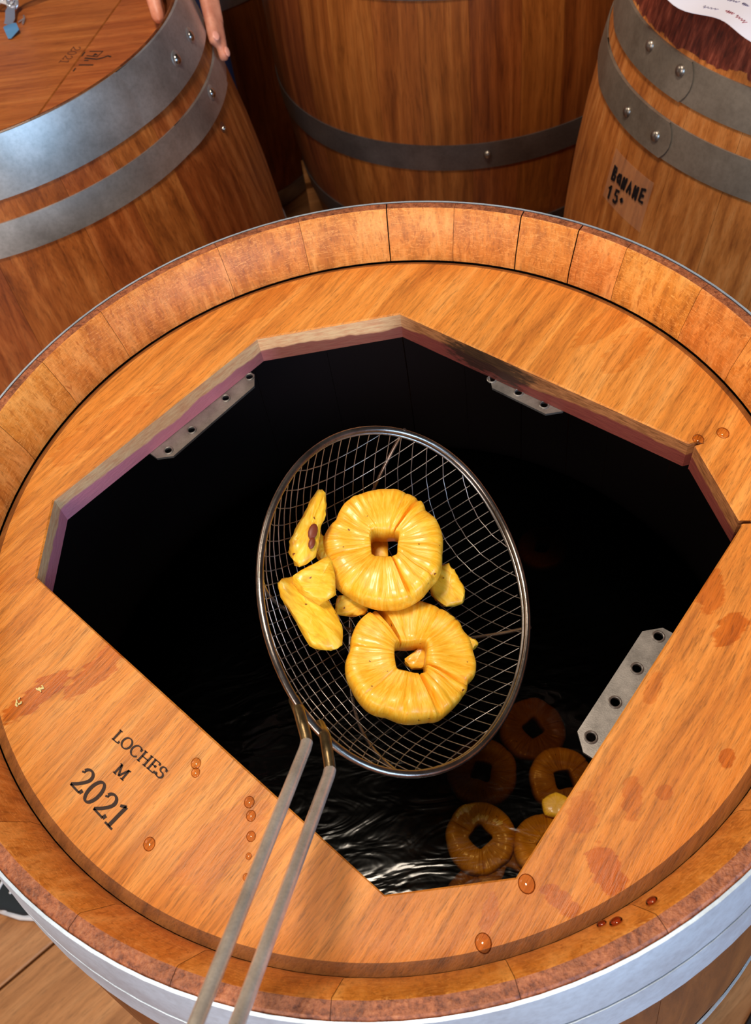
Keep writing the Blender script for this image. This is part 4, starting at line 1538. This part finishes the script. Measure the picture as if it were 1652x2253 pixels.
def body(name, caps, mat, voxel, smooth=4):
    mb = MB()
    for (a, b, ra, rb_) in caps:
        mb.capsule(loc_(a), loc_(b), ra, rb_, 18)
    o = mb.build(name, mat, pe, 180)
    rm = o.modifiers.new('r', 'REMESH')
    rm.mode = 'VOXEL'
    rm.voxel_size = voxel
    rm.use_smooth_shade = True
    sm = o.modifiers.new('s', 'SMOOTH')
    sm.factor = 0.5
    sm.iterations = smooth
    return o


F1 = [(-0.111, 0.950, 0.028), (-0.0957, 0.918, -0.0227), (-0.0862, 0.861, -0.0664), (-0.0850, 0.812, -0.0955)]
F2 = [(-0.097, 0.968, 0.030), (-0.079, 0.921, -0.0235), (-0.0785, 0.855, -0.080), (-0.0780, 0.808, -0.114)]
F3 = [(-0.085, 0.985, 0.030), (-0.066, 0.950, -0.010), (-0.0650, 0.930, -0.040), (-0.0660, 0.912, -0.055)]
F4 = [(-0.078, 1.000, 0.030), (-0.060, 0.975, 0.000), (-0.0560, 0.945, -0.035), (-0.0570, 0.920, -0.055)]
TH = [(-0.135, 0.955, 0.035), (-0.146, 0.885, 0.010), (-0.145, 0.828, -0.026), (-0.142, 0.800, -0.0510)]
WR = (-0.10, 1.03, 0.075)
EL = (-0.045, 1.22, 0.20)
SHO = (-0.10, 1.36, 0.44)
caps = []
for F, r in ((F1, 0.0094), (F2, 0.0094), (F3, 0.0086), (F4, 0.0076), (TH, 0.0108)):
    caps += [(WR, F[0], 0.021, r * 1.35), (F[0], F[1], r * 1.25, r * 1.02), (F[1], F[2], r * 1.02, r * 0.95), (F[2], F[3], r * 0.95, r * 0.80)]
caps += [(F1[0], F4[0], 0.014, 0.012), (F1[0], WR, 0.016, 0.022), (WR, EL, 0.024, 0.040), (EL, SHO, 0.042, 0.052)]
cx_, cy_ = -0.29, 1.36
caps += [(SHO, (cx_, cy_ + .02, 0.50), 0.06, 0.07), ((cx_ - 0.19, cy_ + .02, 0.44), (cx_, cy_ + .02, 0.50), 0.06, 0.07),
         ((cx_, cy_, 0.40), (cx_, cy_, 0.05), 0.115, 0.11), ((cx_, cy_ + .02, 0.50), (cx_, cy_ - .01, 0.60), 0.055, 0.05),
         ((cx_ - 0.19, cy_ + .02, 0.44), (cx_ - 0.25, cy_ + .03, 0.14), 0.05, 0.040), ((cx_ - 0.25, cy_ + .03, 0.14), (cx_ - 0.24, cy_ - 0.03, -0.10), 0.038, 0.026),
         ((cx_ - 0.24, cy_ - 0.03, -0.10), (cx_ - 0.235, cy_ - 0.05, -0.20), 0.03, 0.018),
         ((cx_, cy_ - .02, 0.66), (cx_, cy_ - .015, 0.74), 0.072, 0.088), ((cx_, cy_ - .105, 0.665), (cx_, cy_ - .088, 0.70), 0.012, 0.010),
         ((cx_ - .085, cy_, 0.68), (cx_ - .085, cy_, 0.71), 0.012, 0.014), ((cx_ + .085, cy_, 0.68), (cx_ + .085, cy_, 0.71), 0.012, 0.014)]
LG = [((-0.185, 1.27, -0.06), (-0.172, 1.255, -0.47), 0.085, 0.060), ((-0.172, 1.255, -0.47), (-0.180, 1.31, -0.86), 0.058, 0.040),
      ((-0.375, 1.33, -0.06), (-0.385, 1.33, -0.47), 0.085, 0.058), ((-0.385, 1.33, -0.47), (-0.39, 1.36, -0.86), 0.056, 0.040)]
caps += [((-0.200, 1.32, 0.0), LG[0][1], 0.08, 0.052), (LG[1][0], LG[1][1], 0.05, 0.036), ((-0.375, 1.34, 0.0), LG[2][1], 0.08, 0.052), (LG[3][0], LG[3][1], 0.05, 0.036)]
for q in (1, 3):
    f_ = V(LG[q][1])
    caps += [(f_, f_ + V((0, 0.01, -0.05)), 0.036, 0.034), (f_ + V((0, 0.02, -0.05)), f_ + V((-0.01, -0.13, -0.058)), 0.034, 0.026)]
body('body', caps, M_SKIN, 0.0042, 3)
body('trousers', [((-0.200, 1.31, 0.02), (-0.375, 1.33, 0.02), 0.105, 0.105)] + [(a, b, ra + 0.008, rb_ + 0.012) for (a, b, ra, rb_) in LG], M_JEAN, 0.010, 4)
body('shirt', [((cx_, cy_, 0.40), (cx_, cy_, 0.05), 0.128, 0.125), (SHO, (cx_, cy_ + .02, 0.49), 0.068, 0.075), ((cx_ - 0.19, cy_ + .02, 0.44), (cx_, cy_ + .02, 0.49), 0.068, 0.075),
               (SHO, V(SHO).lerp(V(EL), 0.6), 0.066, 0.056), ((cx_ - 0.19, cy_ + .02, 0.44), (cx_ - 0.228, cy_ + .028, 0.26), 0.064, 0.052)], M_SHIRT, 0.009, 4)
body('hair', [((cx_, cy_ + .012, 0.72), (cx_, cy_ + .02, 0.765), 0.092, 0.084)], M_HAIR, 0.008, 3)
for sx in (-1, 1):
    MB().dome((0, 0, 0), (0, -1, 0.05), 0.011, 0.006, 12, 4).build('eye', flat('eye_%d' % sx, rgb(40, 28, 22), 0.2), pe, 60).location = loc_((cx_ + sx * 0.032, cy_ - 0.091, 0.712))
mt = MB()
mt.capsule(loc_((cx_ - .022, cy_ - .092, 0.632)), loc_((cx_ + .022, cy_ - .092, 0.632)), 0.005, 0.005, 10)
mt.build('mouth', flat('lip', rgb(170, 86, 78), 0.5), pe, 60)
for (F, r, nn) in ((F1, 0.0075, (0.45, -0.75, 0.35)), (F2, 0.0075, (0.75, -0.55, 0.25))):
    a, b = V(F[2]), V(F[3])
    t_ = (b - a).normalized()
    nv = V(nn)
    nv = (nv - t_ * nv.dot(t_)).normalized()
    sd = t_.cross(nv)
    o = MB().dome((0, 0, 0), (0, 0, 1), 0.0052, 0.0014, 14, 4).build('nail', M_NAIL, pe, 60)
    mw = Matrix((t_, sd, nv)).transposed().to_4x4() @ Matrix.Diagonal((1.25, 0.9, 1, 1))
    mw.translation = loc_(b - t_ * 0.002 + nv * r * 0.93)
    o.matrix_local = mw

# ------------------------------------------------------------------ shoe on the floor, left of the open barrel
sh = empty('sneaker', (-0.706, 0.108, FZ), 'black sneaker with white sole and stripes on the floor, left of the open barrel', 'shoe')
sh.rotation_euler = (0, 0, radians(-21))


def shoe_half(f):
    """half width of the sole along its length, f = 0 heel .. 1 toe"""
    return 0.031 + 0.014 * sin(pi * min(1, max(0, (f - 0.15) / 0.85)) ** 1.1) if f < 0.97 else 0.03


def loft(secs, n=24):
    vs, fs = [], []
    for (x, w, z0, z1) in secs:
        for j in range(n):
            a = 2 * pi * j / n
            c, s = cos(a), sin(a)
            e = lambda q: abs(q) ** 0.6 * (1 if q >= 0 else -1)
            vs.append((x, w * e(c), (z0 + z1) / 2 + (z1 - z0) / 2 * e(s)))
    m_ = len(secs)
    for i in range(m_ - 1):
        for j in range(n):
            j2 = (j + 1) % n
            fs.append((i * n + j, (i + 1) * n + j, (i + 1) * n + j2, i * n + j2))
    fs += [tuple(range(n)), tuple((m_ - 1) * n + j for j in range(n - 1, -1, -1))]
    return vs, fs


so = [(-0.145, 0.010, 0.002, 0.024), (-0.138, 0.028, 0, 0.028), (-0.11, 0.036, 0, 0.029), (-0.04, 0.037, 0, 0.027), (0.03, 0.044, 0, 0.025), (0.08, 0.048, 0, 0.024), (0.115, 0.043, 0, 0.024), (0.138, 0.028, 0.002, 0.024), (0.147, 0.010, 0.006, 0.022)]
vs, fs = loft(so)
mesh('sole', vs, fs, flat('white_rubber', rgb(214, 206, 200), 0.6), sh, 50)
up_ = [(-0.138, 0.012, 0.022, 0.075), (-0.130, 0.026, 0.022, 0.088), (-0.10, 0.033, 0.022, 0.088), (-0.05, 0.035, 0.022, 0.086), (0.0, 0.039, 0.022, 0.080), (0.05, 0.043, 0.022, 0.062), (0.095, 0.043, 0.022, 0.050), (0.125, 0.033, 0.022, 0.044), (0.140, 0.014, 0.022, 0.034)]
vs, fs = loft(up_)
mesh('upper', vs, fs, flat('black_knit', rgb(20, 26, 28), 0.85), sh, 60)
for k in range(2):
    mb = MB()
    for s in (-1, 1):
        x0 = 0.02 + k * 0.045
        mb.tube([(x0 - 0.012, s * 0.0415, 0.024), (x0, s * 0.043, 0.040), (x0 + 0.014, s * 0.034, 0.060 - k * 0.012)], 0.0035, 6)
    mb.build('stripe', flat('white_stripe_%d' % k, rgb(206, 200, 200), 0.6), sh, 60)
mb = MB()
for k in range(5):
    x0 = 0.0 + k * 0.018
    zz = 0.083 - k * 0.006
    mb.tube([(x0, -0.02, zz - 0.004), (x0 + 0.006, 0, zz + 0.0005), (x0, 0.02, zz - 0.004)], 0.0022, 6)
mb.build('lace', flat('white_lace', rgb(214, 208, 206), 0.7), sh, 60)

# dark strip on the floor, right of the open barrel
q0, q1 = V((0.41, -0.24, FZ)), V((0.27, -0.36, FZ))
u = (q1 - q0).normalized()
w = V((-u.y, u.x, 0))
mb = MB()
a_, b_ = q0 - u * 0.8, q1 + u * 0.8
for (p, q) in ((a_, b_),):
    hw = 0.016
    mb.add([p - w * hw, q - w * hw, q + w * hw, p + w * hw] + [x + V((0, 0, 0.004)) for x in (p - w * hw * .9, q - w * hw * .9, q + w * hw * .9, p + w * hw * .9)],
           [(0, 1, 2, 3), (4, 5, 6, 7), (0, 1, 5, 4), (1, 2, 6, 5), (2, 3, 7, 6), (3, 0, 4, 7)])
o = mb.build('trim_1', flat('dark_floor_strip', rgb(22, 14, 10), 0.6))
o['kind'] = 'structure'
